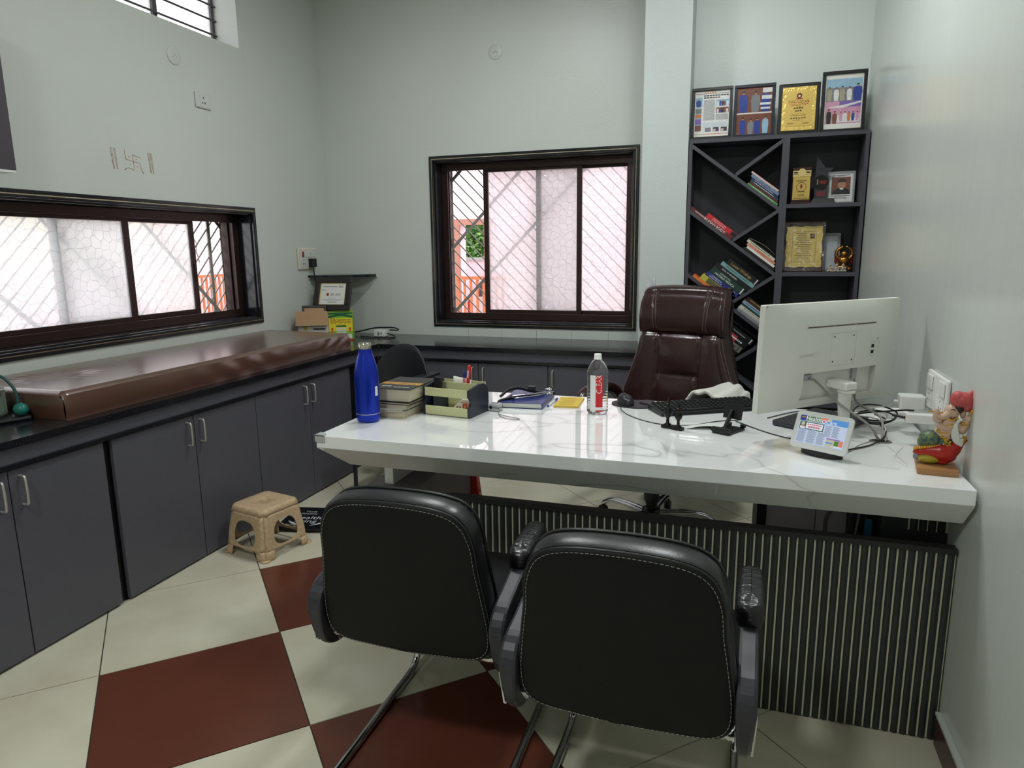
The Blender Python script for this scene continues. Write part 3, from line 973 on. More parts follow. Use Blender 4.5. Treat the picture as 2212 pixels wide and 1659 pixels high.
# ---------------------------------------------------------------- plastic stool
STOOL = mat('beige_marbled_plastic', (205, 180, 146), .32, var=.14, vscale=70, col2=(186, 158, 124))
st = thing('stool', 'low beige marbled plastic stool with oval side openings', 'stool', (-2.168, 2.662, 0), math.radians(-11))
HS = .240
def half(z):
    return .113 + .032 * ((HS - z) / HS) ** .9
def per(t, z):
    """point on the rounded-square section at perimeter parameter t (sides 0..4), height z"""
    a = half(z); r = .035
    side = int(math.floor(t)) % 4; u = t - math.floor(t)
    ang = (u - .5) * PI / 2
    # superellipse gives the rounded corner
    c, s_ = math.cos(ang), math.sin(ang)
    k = 1.0 / ((abs(c) ** 7 + abs(s_) ** 7) ** (1 / 7.0))
    fl = 1 + .03 * math.exp(-((abs(u - .5) - .44) / .03) ** 2)
    x, y = k * s_ * a * fl, -k * c * a * fl
    th = side * PI / 2
    return (x * math.cos(th) - y * math.sin(th), x * math.sin(th) + y * math.cos(th), z)
mb = MB(); N = 56
for sd in range(4):
    V = []; F = []
    inner = []; outer = []
    for i in range(N):
        a = 2 * PI * i / N
        cx_, sz_ = math.cos(a), math.sin(a)
        k = (abs(cx_) ** 3 + abs(sz_) ** 3) ** (-1 / 3.0)
        zz = .118 + .060 * k * sz_
        inner.append((.5 + (.315 - .02 * (zz - .118) / .06) * k * cx_, zz))
        m_ = max(abs(cx_), abs(sz_))
        outer.append((.5 + .5 * cx_ / m_, .118 + (.094 if sz_ > 0 else .072) * sz_ / m_))
    for fr in (0, .06, .2, .45, .7, 1):
        for (iu, iz), (ou, oz) in zip(inner, outer):
            V.append(per(sd + min(max(iu + (ou - iu) * fr, 0), .9999), iz + (oz - iz) * fr))
    for j in range(5):
        F += [(j * N + i, j * N + (i + 1) % N, (j + 1) * N + (i + 1) % N, (j + 1) * N + i) for i in range(N)]
    mb.add(V, F, 0, True)
    # feet of this side below the lower rail
    for lo, hi in ((0, .16), (.84, .9999)):
        mb.grid(lambda u, v, lo=lo, hi=hi, sd=sd: per(sd + lo + (hi - lo) * u, .002 + .044 * v), 8, 3)
# rounded shoulder and top
rings = [(.212, 1.0), (.226, .98), (.235, .94), (.239, .89), (.240, .78), (.2392, .765), (.2398, .74), (.240, .55), (.240, .12)]
M4 = 64; V = []; F = []
for z, sc in rings:
    for i in range(M4):
        p = per(4.0 * i / M4, .212)
        V.append((p[0] * sc, p[1] * sc, z))
for j in range(len(rings) - 1):
    F += [(j * M4 + i, j * M4 + (i + 1) % M4, (j + 1) * M4 + (i + 1) % M4, (j + 1) * M4 + i) for i in range(M4)]
mb.add(V, F, 0, True)
mb.add(V, [tuple((len(rings) - 1) * M4 + i for i in range(M4))], 0, False)
mb.build('stool_body', STOOL, st, solid=.005, weld=False)
for sd in range(4):
    p = per(sd, .0)
    MB().lathe([(.001, .0), (.024, .0), (.025, .006), (.018, .008)], 14, cx=p[0] * .97, cy=p[1] * .97).build('foot_pad', STOOL, st)
mb = MB()
for i in range(-4, 5):
    for j in range(-4, 5):
        if abs(i) + abs(j) < 7:
            c, s_ = .0125 * i, .0125 * j
            mb.add([(c - .0055, s_ - .002, (.2426)), (c + .0055, s_ - .002, (.2426)), (c + .0055, s_ + .002, (.2426)), (c - .0055, s_ + .002, (.2426)),
                    (c - .004, s_, .2442), (c + .004, s_, .2442)],
                   [(0, 1, 5, 4), (2, 3, 4, 5), (1, 2, 5), (3, 0, 4)])
mb.build('seat_texture', STOOL, st, kind='stuff')
q = per(3.5, .196)
mb = MB(); mb.X = Matrix.Translation((q[0] - .002, q[1], q[2] - .008)) @ Matrix.Rotation(PI / 2 + PI, 4, 'Z') @ Matrix.Rotation(-.22, 4, 'X')
mb.prism([(.0095 * math.cos(t), .0095 * math.sin(t)) for t in [2 * PI * k / 18 for k in range(18)]], 0, .001)
badge = MB(); badge.X = mb.X @ Matrix.Rotation(PI / 2, 4, 'X')
badge.prism([(.0095 * math.cos(t), .0095 * math.sin(t)) for t in [2 * PI * k / 18 for k in range(18)]], -.001, .0035, 0)
badge.box(-.008, .008, -.0012, .0012, .0034, .0039, 1); badge.box(-.0012, .0012, -.006, .006, .0034, .0038, 1)
badge.build('badge', [mat('dark_red_badge', (92, 40, 34), .5), mat('beige_mark', (190, 150, 120), .5)], st)

# ---------------------------------------------------------------- bathroom scale lying behind the stool
sc_ = thing('weighing_scale', 'black glass weighing scale with white lettering on the floor beside the stool', 'weighing scale', (-2.150, 3.000, 0), math.radians(12))
MB().prism(rrect(-.14, .14, -.15, .15, .012), .012, .022).build('platform', mat('black_glass', (10, 11, 13), .08), sc_)
for a in (-1, 1):
    for b_ in (-1, 1):
        MB().lathe([(.016, 0), (.017, .010), (.012, .0118)], 12, cx=a * .11, cy=b_ * .12).build('foot', mat('grey_rubber', (120, 120, 122), .6), sc_)
INKW = mat('white_print', (205, 210, 214), .6)
mb = MB()
flat = lambda x, y, rz=0: T(x, y, .0224, rz=rz) @ Matrix.Rotation(-PI / 2, 4, 'X')
for s_, x, y, sz in (('healthy', 0, .0, .060), ('living', -.01, -.047, .060), ('Think', -.03, .086, .028), ('Positive', -.03, .056, .028), ('Live', .095, .02, .026), ('well', .095, -.005, .024), ('Eat', -.11, .03, .03), ('Exercise', -.06, -.10, .024), ('stay fit', -.06, -.12, .020)):
    mb.text(s_, flat(x, y), sz)
for a0, a1, w in ((.5, 1.25, .012), (3.6, 4.4, .014), (-1.3, -.2, .014)):
    P_ = [(.118 * math.cos(a0 + (a1 - a0) * i / 12), .108 * math.sin(a0 + (a1 - a0) * i / 12), .0224) for i in range(13)]
    for i in range(12):
        ww = w * math.sin(PI * (i + .5) / 12) + .002
        p, q_ = Vector(P_[i]), Vector(P_[i + 1]); p2, q2 = p * (1 - ww / .113), q_ * (1 - ww / .113); p2.z = q2.z = .0224
        mb.add([p, q_, q2, p2], [(0, 1, 2, 3)])
mb.build('print', INKW, sc_, kind='stuff')
MB().box(.03, .11, .105, .135, .022, .0223).build('readout', mat('dark_readout', (42, 44, 46), .3), sc_)

# ---------------------------------------------------------------- examination mattress
REX = mat('brown_rexine', (90, 54, 40), .33, var=.18, vscale=3, bump=.06, bscale=40, col2=(82, 56, 38), ior=1.6, coat=.75, crough=.22)
def mattress():
    x0, x1, y0, y1, z0, z1 = -3.045, -2.425, 1.905, 3.935, ZW + .0005, ZW + .112
    nu, nv = 26, 84
    def wob(y):
        return .010 * math.exp(-((y - 3.7) / .25) ** 2) + .004 * math.sin(y * 7)
    def top(u, v):
        x = x0 + (x1 - x0) * u; y = y0 + (y1 - y0) * v
        e = min(u, 1 - u) * (x1 - x0); g = min(v, 1 - v) * (y1 - y0)
        rr = .016
        z = z1
        for q in (e, g):
            if q < rr:
                z -= rr - math.sqrt(max(rr * rr - (rr - q) ** 2, 0))
        z += .0020 * math.sin(y * 2.6 + 1) * math.sin(u * PI) - .010 * max(0, v - .9) * 10 * u
        dx, dy = x + 2.80, y - 2.16
        d = math.hypot(dx, dy * .8); a = math.atan2(dy, dx)
        z -= .007 * math.exp(-(d / .10) ** 2)
        z += .0018 * math.exp(-((d - .11) / .05) ** 2) * math.sin(a * 17)
        return (x - .012 * (1 - v) * u, y, z)
    m = MB().grid(top, nu * 2, nv * 2)
    def side(fix, lo, hi, along):
        def fn(u, v):
            t = lo + (hi - lo) * u
            b_ = .005 * math.sin(v * PI) + .0025 * math.sin(t * 31 + 5 * v) * math.exp(-((t - 2.9) / .35) ** 2) + .003 * math.sin(t * 44 - 9 * v) * math.exp(-((t - 3.75) / .15) ** 2)
            if along == 'y':
                vv = (t - y0) / (y1 - y0); uu = (fix - x0) / (x1 - x0); p = top(uu, vv)
                return (p[0] + (b_ if fix > -2.7 else -b_), t, z0 + (p[2] - z0) * v)
            uu = (t - x0) / (x1 - x0); vv = (fix - y0) / (y1 - y0); p = top(uu, vv)
            return (p[0], fix + (b_ if fix > 3 else -b_) * .6, z0 + (p[2] - z0) * v)
        return fn
    m.grid(side(x1, y0, y1, 'y'), nv * 2, 8); m.grid(side(x0, y0, y1, 'y'), nv, 4, flip=True)
    m.grid(side(y0, x0, x1, 'x'), nu, 6); m.grid(side(y1, x0, x1, 'x'), nu, 6, flip=True)
    m.quad((x0, y0, z0), (x0, y1, z0), (x1, y1, z0), (x1, y0, z0))
    return m
tag(mattress().build('mattress', REX), 'long brown rexine examination mattress on the granite worktop', 'mattress')
# ---------------------------------------------------------------- bookshelf in the niche
SHELF = mat('slate_laminate', (70, 69, 77), .48, var=.06, vscale=18)
SHELF_BK = mat('slate_back', (48, 49, 54), .55)
FY, BKY = 4.205, 4.445
bs = thing('bookshelf', 'tall slate-grey bookshelf with diagonal dividers in the wall niche', 'bookshelf', (0, 0, 0))
SX0, SX1, STOP = -.326, .597, 2.028
MB().box(SX0, SX0 + .019, FY, BKY, 0, STOP).build('side_panel', SHELF, bs)
MB().box(SX1 - .019, SX1, FY, BKY, 0, STOP).build('side_panel', SHELF, bs)
MB().box(SX0 + .0192, SX1 - .0192, FY, BKY, STOP - .021, STOP).build('top_board', SHELF, bs)
MB().box(SX0 + .02, SX1 - .02, BKY - .008, BKY, .02, STOP - .0215).build('back_panel', SHELF_BK, bs)
MB().box(.170, .207, FY, BKY - .0085, .02, STOP - .0215).build('divider', SHELF, bs)
for z in (1.659, 1.287, .912, .545):
    MB().box(.2075, SX1 - .0195, FY, BKY - .0085, z - .021, z).build('shelf', SHELF, bs)
MB().box(SX0 + .02, SX1 - .02, FY, BKY - .0085, .06, .08).build('bottom_board', SHELF, bs)
DG = math.atan2(.36, .478)
dv = Vector((math.cos(DG), -math.sin(DG))); nv_ = Vector((math.sin(DG), math.cos(DG)))
def slanted(x0, z0, x1, z1, t, name='diagonal_board'):
    a = Vector((x0, z0)); b_ = Vector((x1, z1)); d = (b_ - a).normalized(); nn = Vector((0, t / d.x)); rise = z1 > z0
    MB().prism([(a.x, a.y), (b_.x, b_.y), (b_.x + nn.x, b_.y + nn.y), (a.x + nn.x, a.y + nn.y)], -(BKY - .0085), -FY - (.0006 if rise else 0)).build(name, SHELF, bs).rotation_euler = (PI / 2, 0, 0)
# slanted boards: prism axis z -> world -y after the quarter turn (x stays, y becomes z)
for k in range(5):
    dz = -.360 * k
    slanted(-.3065, 1.980 + dz, .1695, 1.622 + dz, .0185)
    if 1.0 + dz > -.6:
        slanted(-.068, 1.8155 + dz, .1695, 1.975 + dz if k else 1.984, .0185)

# ---- books lying on the slanted boards
PAGES = mat('page_edges', (214, 206, 186), .8, var=.15, vscale=120, stretch=(1, 1, 30))
def ink(name, c):
    return mat(name, c, .6)
INK_W, INK_K, INK_Y, INK_G = ink('ink_white', (232, 232, 228)), ink('ink_black', (18, 18, 18)), ink('ink_yellow', (226, 214, 96)), ink('ink_gold', (188, 156, 84))
def book(label, s0, s1, n0, n1, col, depth=.155, title=None, tcol=None, tsize=None, bands=(), grp='books on the slanted shelves', y0=4.222, extra=()):
    """a book on the slanted board: s along the board, n above it (board frame x=.8s.., z), spine towards the room"""
    c = thing('book', label, 'book', group=grp)
    o = dv * s0 + nv_ * n0
    Mx = Matrix.Translation((o.x, y0, o.y)) @ Matrix.Rotation(DG, 4, 'Y')
    c.matrix_world = Mx
    L, t = s1 - s0, n1 - n0
    cv = mat('cover_%02x%02x%02x' % tuple(col), col, .4, var=.08, vscale=40)
    m = MB(); e = min(.0022, t * .2)
    m.box(0, L, 0, depth, 0, e); m.box(0, L, 0, depth, t - e, t); m.box(0, L, 0, .003, e, t - e)
    m.build('cover', cv, c)
    MB().box(.003, L - .003, .0032, depth - .004, e + .0001, t - e - .0001).build('page_block', PAGES, c)
    if title or bands:
        m = MB(); mats = []
        if title == '~':
            # lettering too small to read: a broken line of ink
            mats.append(tcol or INK_W); u = .12; rd = random.Random(int(L * 1e5))
            while u < .82:
                v = u + rd.uniform(.02, .06); m.rect(L * u, L * v, t * .38, t * .62, -.0008, 0); u = v + rd.uniform(.008, .02)
            title = None
        for (a, b_, bc) in bands:
            mats.append(ink('ink_%02x%02x%02x' % tuple(bc), bc)); m.rect(L * a, L * b_, t * .06, t * .94, -.0005, len(mats) - 1)
        if title:
            mats.append(tcol or INK_W)
            lines = title if isinstance(title, list) else [(title, .5, .5, tsize or t * .62, None)]
            for (tx, fx, fz, sz, tm) in lines:
                mi = len(mats) - 1
                if tm is not None:
                    mats.append(tm); mi = len(mats) - 1
                wd = sum(.55 for _ in tx) * sz
                sq = min(1.0, L * .9 / max(wd, 1e-4))
                m.text(tx, Matrix.Translation((L * fx, -.0008, t * fz)), sz, mi, squash=sq)
        m.build('spine_print', mats, c, kind='stuff')
    return c
def sn(x, z):
    p = Vector((x, z)); return p.dot(dv), p.dot(nv_)
# stack beside the divider, top compartment
s_end, n_b = sn(.1695, 1.622 + .0185 / math.cos(DG) + .0005)
s_end -= .012
nb = n_b + .0006
for (lb, t, L, col, ti, tc_, x0) in (
        ('thin bright green book at the bottom of the upper slanted stack', .010, .205, (70, 150, 60), '~', INK_W, 0),
        ('thin maroon book just above the green one in the upper stack', .010, .190, (96, 34, 44), None, None, .002),
        ('dark teal book in the middle of the upper slanted stack', .011, .186, (30, 66, 78), '~', INK_W, .0),
        ('navy paperback above the teal one in the upper stack', .010, .178, (34, 40, 86), '~', INK_W, .003),
        ('blue-grey book with spaced black lettering in the upper stack', .016, .185, (112, 132, 158), 'F E R L I N D E', INK_K, .0),
        ('white and pink paperback on top of the upper slanted stack', .010, .182, (214, 178, 170), None, None, .002)):
    se = s_end - (nb - n_b) * .72 - x0
    book(lb, se - L, se, nb, nb + t, col, title=ti, tcol=tc_)
    nb += t + .0004
# human body book with the red one on it
d_s, d_n = sn(-.3065, 1.620 + .0185 / math.cos(DG))
n1 = d_n + .0008
book('long maroon book lettered HUMAN BODY on its spine', sn(-.316, 1.661)[0] + .004, sn(-.082, 1.476)[0] + .004, n1, n1 + .0185, (104, 40, 42),
     title=[('KNOWLEDGE', .26, .55, .012, None), ('HUMAN BODY!', .60, .5, .021, None)], tcol=INK_W)
n2 = n1 + .0192
rb = book('red book with curled grey cover lying on the HUMAN BODY book', sn(-.212, 1.616)[0], sn(-.045, 1.49)[0] + .004, n2, n2 + .026, (196, 40, 48),
     title=[("What Doctors Don't Get", .40, .70, .0085, None), ('to Study in Medical School', .40, .36, .0085, None)], tcol=INK_W, bands=((.80, .999, (22, 22, 24)),))
mb = MB().grid(lambda u, v: (.012 + .205 * u, .002 + .14 * v, .0263 + .032 * (1 - u) ** 2 + .004 * math.sin(u * 5)), 14, 4)
mb.build('curled_cover', mat('grey_cover', (96, 98, 98), .45, var=.4, vscale=30), rb, solid=.0008)
# middle stack beside the divider
s_end2, n_b2 = sn(.1695, 1.262 + .0185 / math.cos(DG)); s_end2 -= .012
nb = n_b2 + .0006
for (lb, t, L, col, ti, tc_, x0) in (
        ('thin black book with yellow edge at the bottom of the middle stack', .008, .215, (26, 26, 24), None, INK_Y, 0),
        ('slim dark brown book in the middle slanted stack', .007, .205, (48, 38, 34), None, None, .0),
        ('white paperback under the salmon book in the middle stack', .013, .190, (222, 220, 214), None, None, .0),
        ('salmon book lettered PATHFINDER in the middle stack', .015, .190, (214, 136, 112), 'PATHFINDER', ink('ink_red', (160, 40, 36)), .0),
        ('cream paperback above the salmon book', .015, .188, (204, 202, 176), '~', INK_K, .002)):
    se = s_end2 - (nb - n_b2) * .72 - x0
    book(lb, se - L, se, nb, nb + t, col, title=ti, tcol=tc_)
    nb += t + .0004
tb = book('thin dark booklet with a bent cover on top of the middle stack', s_end2 - .225, s_end2 - .055, nb, nb + .006, (40, 40, 42))
MB().grid(lambda u, v: (.17 * u, .004 + .13 * v, .0062 + .016 * math.sin(PI * u * .8)), 10, 3).build('bent_page', PAGES, tb, solid=.001)
# big pile leaning on the third rise
C = [('slim orange book at the bottom of the large leaning pile', -.987, -.79, .839, .8545, (226, 120, 54), None, None, ()),
     ('thick olive-yellow book in the large leaning pile', -.948, -.745, .855, .8895, (190, 178, 72), None, None, ((.2, .8, (96, 92, 50)),)),
     ('dark blue book lettered MIND in the large leaning pile', -.935, -.715, .890, .9165, (44, 50, 122),
      [('COMPREHENSIVE', .30, .72, .0095, None), ('MATERIA MEDICA OF', .30, .30, .0095, None), ('MIND', .80, .5, .019, None)], INK_W, ()),
     ('dark green book lettered MATERIA MEDICA in the large leaning pile', -.928, -.700, .917, .957, (32, 62, 50),
      [('A STUDY ON', .40, .74, .012, INK_W), ('MATERIA MEDICA', .43, .34, .017, None)], INK_Y, ((.93, .96, (220, 220, 210)),)),
     ('black book lettered SOUL OF REMEDIES in the large leaning pile', -.925, -.682, .9575, .9855, (26, 28, 30),
      [('SOUL OF REMEDIES', .40, .5, .012, None)], INK_W, ()),
     ('pale teal book lettered HOMOEOPATHY AND MINERALS in the leaning pile', -.905, -.678, .986, 1.008, (120, 160, 164),
      [('HOMOEOPATHY AND MINERALS', .5, .5, .0115, None)], INK_K, ()),
     ('black book lettered Lesser Writings on top of the leaning pile', -.885, -.672, 1.0085, 1.043, (28, 27, 27),
      [('Lesser Writings', .45, .5, .022, None)], None, ((.93, .96, (210, 210, 200)),))]
for (lb, a, b_, n0, n1_, col, ti, tc_, bd) in C:
    book(lb, a, b_, n0 + .002, n1_ + .0018, col, title=ti, tcol=tc_ or INK_G, bands=bd)
# lower stack beside the divider
s_end3, n_b3 = sn(.1695, .902 + .0185 / math.cos(DG)); s_end3 -= .012
nb = n_b3 + .0006
for (lb, t, L, col, ti, tc_) in (
        ('silver-grey file at the bottom of the lower stack beside the monitor', .016, .235, (138, 140, 142), None, None),
        ('white booklet in the lower stack beside the monitor', .010, .225, (206, 208, 204), '~', INK_K),
        ('cream book with a red dot in the lower stack beside the monitor', .012, .215, (214, 208, 190), '~', INK_K),
        ('dark green paperback in the lower stack beside the monitor', .012, .205, (30, 70, 64), None, None),
        ('blue and white picture book in the lower stack beside the monitor', .018, .200, (150, 176, 200), '~', INK_K),
        ('maroon paperback in the lower stack beside the monitor', .009, .19, (86, 40, 36), None, None),
        ('dark brown book on top of the lower stack beside the monitor', .018, .175, (48, 42, 38), '~', INK_G)):
    se = s_end3 - (nb - n_b3) * .72
    book(lb, se - L, se, nb, nb + t, col, title=ti, tcol=tc_)
    nb += t + .0004
# lowest visible pile, leaning on the fourth rise
base = sn(-.3065, .900 + .0185 / math.cos(DG))[1] + .001
for (lb, n0, n1_, col, ti, tc_, bd) in (
        ('white and yellow book lowest in the pile beside the brown chair', .000, .036, (212, 206, 180), None, None, ((.82, .99, (214, 176, 60)),)),
        ('white book above the yellow-banded one beside the brown chair', .0365, .078, (214, 212, 204), None, None, ()),
        ('thin black book between the white and grey ones beside the brown chair', .0785, .097, (24, 24, 26), None, None, ()),
        ('grey book in the pile beside the brown chair', .0975, .134, (118, 114, 106), '~', INK_K, ((.9, .92, (30, 30, 30)),)),
        ('black book with a red band in the pile beside the brown chair', .1345, .173, (26, 28, 30), '~', INK_W, ((.12, .66, (176, 44, 62)),)),
        ('topmost black book with white title in the pile beside the brown chair', .1735, .208, (24, 25, 27), [('Portrait Sketches', .58, .5, .012, None)], INK_W, ((.93, .96, (210, 210, 206)),))):
    e = -.522 + .27 * n0
    book(lb, e - .215, e, base + n0, base + n1_, col, title=ti, tcol=tc_, bands=bd)

# ---- framed pictures on top of the bookshelf
FRAME = mat('black_frame', (20, 20, 22), .35)
FRAME_S = mat('black_frame_sheen', (44, 50, 62), .22)
GLASSP = None
def stand_frame(label, x, z, w, h, y, lean, fw, rz=0.0, fm=None, d=.016, cat='picture frame', grp='frames on top of the bookshelf', name='picture_frame'):
    c = thing(name, label, cat, group=grp, M=T(x, y, z, rz=rz) @ Matrix.Rotation(-lean, 4, 'X'))
    m = MB()
    m.box(-w / 2, w / 2, -d, 0, h - fw, h); m.box(-w / 2, w / 2, -d, 0, 0, fw)
    m.box(-w / 2, -w / 2 + fw, -d, 0, fw, h - fw); m.box(w / 2 - fw, w / 2, -d, 0, fw, h - fw)
    m.build('frame', fm or FRAME, c, bevel=.002)
    MB().box(-w / 2 + fw, w / 2 - fw, -d * .35, 0, fw, h - fw).build('backing', mat('mount_white', (224, 222, 214), .3, coat=.6), c)
    return c, -w / 2 + fw, w / 2 - fw, fw, h - fw, -d * .35 - .0004
def figures(m, x0, x1, z0, z1, y, cols, n, hfrac=.8, seed=1, skin=1):
    """a row of simple standing people printed in a photo: head and shoulders shapes"""
    rd = random.Random(seed); W = (x1 - x0) / n; H = z1 - z0
    for i in range(n):
        cx = x0 + W * (i + .5) + rd.uniform(-.1, .1) * W; hh = H * hfrac * rd.uniform(.88, 1.05); hw = W * .42
        mi = cols[i % len(cols)]
        top = z0 + hh - H * .17
        m.add([(cx - hw * .75, y, z0), (cx + hw * .75, y, z0), (cx + hw, y, z0 + hh * .5), (cx + hw * .85, y, top - .05 * H), (cx + hw * .3, y, top), (cx - hw * .3, y, top), (cx - hw * .85, y, top - .05 * H), (cx - hw, y, z0 + hh * .5)], [tuple(range(8))], mi)
        r = H * .075
        m.add([(cx + r * .8 * math.cos(t), y - .0002, top + H * .07 + r * math.sin(t)) for t in [2 * PI * k / 12 for k in range(12)]], [tuple(range(12))], skin)
        m.add([(cx + r * .84 * math.cos(t), y - .0003, top + H * .075 + r * 1.05 * math.sin(t)) for t in [PI * k / 8 for k in range(9)]], [tuple(range(9))], 0)
PR = lambda n, c: mat('print_' + n, c, .25, coat=.5, var=.12, vscale=60)
P_DK, P_SK, P_BLUE, P_RUST, P_GREY, P_WHT, P_PINK, P_VIO, P_LBL, P_TAN, P_CYAN, P_ORG = (PR('dark', (30, 30, 36)), PR('skin', (176, 128, 100)), PR('blue', (42, 66, 150)), PR('rust', (120, 70, 54)), PR('grey', (128, 128, 132)),
    PR('white', (222, 222, 220)), PR('pink', (206, 150, 178)), PR('violet', (128, 96, 176)), PR('lightblue', (150, 186, 210)), PR('tan', (168, 160, 138)), PR('cyan', (120, 196, 204)), PR('orange', (214, 120, 60)))
ALLP = [P_DK, P_SK, P_BLUE, P_RUST, P_GREY, P_WHT, P_PINK, P_VIO, P_LBL, P_TAN, P_CYAN, P_ORG]
ZT = STOP + .0008
# 1 newspaper cutting
c, a, b_, z0, z1, yy = stand_frame('black frame holding a newspaper cutting, leftmost on the bookshelf', -.213, ZT, .222, .282, 4.262, .06, .017)
m = MB(); w = b_ - a; hgt = z1 - z0
m.rect(a, b_, z0 + .012, z1, yy, 9 if False else 5)
X = lambda f: a + w * f
Zf = lambda f: z0 + hgt * f
m.rect(X(.02), X(.22), Zf(.66), Zf(.86), yy - .0004, 8); figures(m, X(.03), X(.21), Zf(.66), Zf(.84), yy - .0008, [2], 1, .98, 3)
for q, (z_a, z_b, mi) in enumerate(((.52, .62, 4), (.42, .50, 11), (.28, .40, 7), (.13, .26, 3))):
    m.rect(X(.02), X(.2), Zf(z_a), Zf(z_b), yy - .0004, mi); m.rect(X(.02), X(.2), Zf(z_b + .005), Zf(z_b + .02), yy - .0004, 10)
for z_a, z_b, sd in ((.66, .80, 5), (.51, .63, 6)):
    m.rect(X(.62), X(.98), Zf(z_a), Zf(z_b), yy - .0004, 8 if sd == 5 else 3); figures(m, X(.63), X(.97), Zf(z_a), Zf(z_b), yy - .0008, [5, 2, 0, 3], 5, .9, sd)
for q in range(24):
    z = Zf(.79 - q * .0185)
    m.rect(X(.26), X(.58), z, z + .0022, yy - .0004, 4)
    if z < Zf(.48) and z > Zf(.33):
        m.rect(X(.62), X(.97), z, z + .0022, yy - .0004, 4)
for q in range(5):
    m.rect(X(.25), X(.97), Zf(.30 - q * .022), Zf(.30 - q * .022) + .0016, yy - .0004, 8)
for x_a, mi in ((.32, 4), (.55, 0), (.78, 0)):
    m.rect(X(x_a), X(x_a + .17), Zf(.11), Zf(.20), yy - .0004, mi)
    if mi == 0: figures(m, X(x_a + .01), X(x_a + .16), Zf(.11), Zf(.195), yy - .0008, [5, 11, 2], 3, .9, 9)
for q in range(5):
    m.rect(X(.28 + q * .07), X(.325 + q * .07), Zf(.955), Zf(.975), yy - .0004, 11)
m.rect(X(.02), X(.98), Zf(.935), Zf(.945), yy - .0004, 3)
for q in range(9):
    m.rect(X(.26 + q * .08), X(.325 + q * .08), Zf(.885), Zf(.91), yy - .0004, 0)
    if q < 6: m.rect(X(.26 + q * .08), X(.325 + q * .08), Zf(.84), Zf(.865), yy - .0004, 0 if q < 3 else 3)
m.rect(a, b_, Zf(.055), Zf(.065), yy - .0004, 11)
m.build('newspaper_print', ALLP, c, kind='stuff')
# 2 double photo
c, a, b_, z0, z1, yy = stand_frame('black frame with two blue-suited photographs, second on the bookshelf', .013, ZT, .216, .280, 4.262, .05, .016, fm=FRAME_S)
m = MB(); w = b_ - a; hgt = z1 - z0; X = lambda f: a + w * f; Zf = lambda f: z0 + hgt * f
m.rect(a, b_, Zf(.47), z1, yy, 3); figures(m, X(.03), X(.97), Zf(.48), Zf(.98), yy - .0008, [2, 4, 2], 3, .95, 11)
m.rect(a, b_, Zf(.44), Zf(.47), yy - .0002, 5)
m.rect(a, b_, z0, Zf(.44), yy, 3); figures(m, X(.08), X(.95), Zf(.01), Zf(.42), yy - .0008, [2, 4, 2, 8], 4, .92, 12)
for q, (u0, u1, z_a, z_b) in enumerate(((.72, .99, .88, .98), (.70, .98, .74, .82), (.66, .96, .62, .67), (.68, .95, .53, .57))):
    m.rect(X(u0), X(u1), Zf(z_a), Zf(z_b), yy - .0012, 5)
m.build('photo_print', ALLP, c, kind='stuff')
# 3 gold award plaque
GOLD = mat('embossed_gold', (214, 184, 98), .30, metal=.4, bump=.35, bscale=70)
GOLD_F = mat('flat_gold', (210, 178, 96), .36, metal=.3)
c = thing('award_plaque', 'black wooden plaque with an embossed gold certificate on the bookshelf', 'plaque', group='frames on top of the bookshelf', M=T(.242, 4.268, ZT) @ Matrix.Rotation(-.05, 4, 'X'))
MB().box(-.105, .105, -.016, 0, 0, .268).build('board', FRAME, c, bevel=.006)
MB().box(-.086, .086, -.0205, -.0162, .020, .248).build('gold_border', GOLD, c, bevel=.003)
MB().box(-.066, .066, -.0222, -.0206, .044, .224).build('gold_plate', GOLD_F, c)
m = MB()
def disc(m, cx, cz, r, y, mi, n=20):
    m.add([(cx + r * math.cos(2 * PI * k / n), y, cz + r * math.sin(2 * PI * k / n)) for k in range(n)], [tuple(range(n))], mi)
disc(m, 0, .200, .014, -.0226, 1); disc(m, 0, .200, .010, -.0228, 0); disc(m, 0, .199, .006, -.0230, 2)
m.rect(-.017, .017, .182, .187, -.0227, 1)
for q, (z, w_, hh, mi) in enumerate(((.173, .052, .003, 0), (.164, .054, .005, 1), (.156, .050, .003, 1), (.149, .040, .003, 1), (.133, .026, .009, 0), (.119, .018, .008, 0), (.104, .034, .002, 0), (.097, .040, .003, 0), (.082, .040, .006, 0), (.073, .026, .002, 0))):
    nn = max(3, int(w_ / .006))
    for i in range(nn):
        x = -w_ + 2 * w_ * i / nn
        m.rect(x, x + 2 * w_ / nn * .72, z, z + hh * (.7 + .3 * ((i * 7) % 3) / 2), -.0226, mi)
for x in (-.055, .022):
    m.rect(x, x + .032, .055, .058, -.0226, 0)
m.build('plaque_print', [mat('plaque_ink', (60, 44, 22), .6), mat('plaque_red', (150, 44, 30), .6), mat('plaque_pale', (230, 220, 190), .6)], c, kind='stuff')
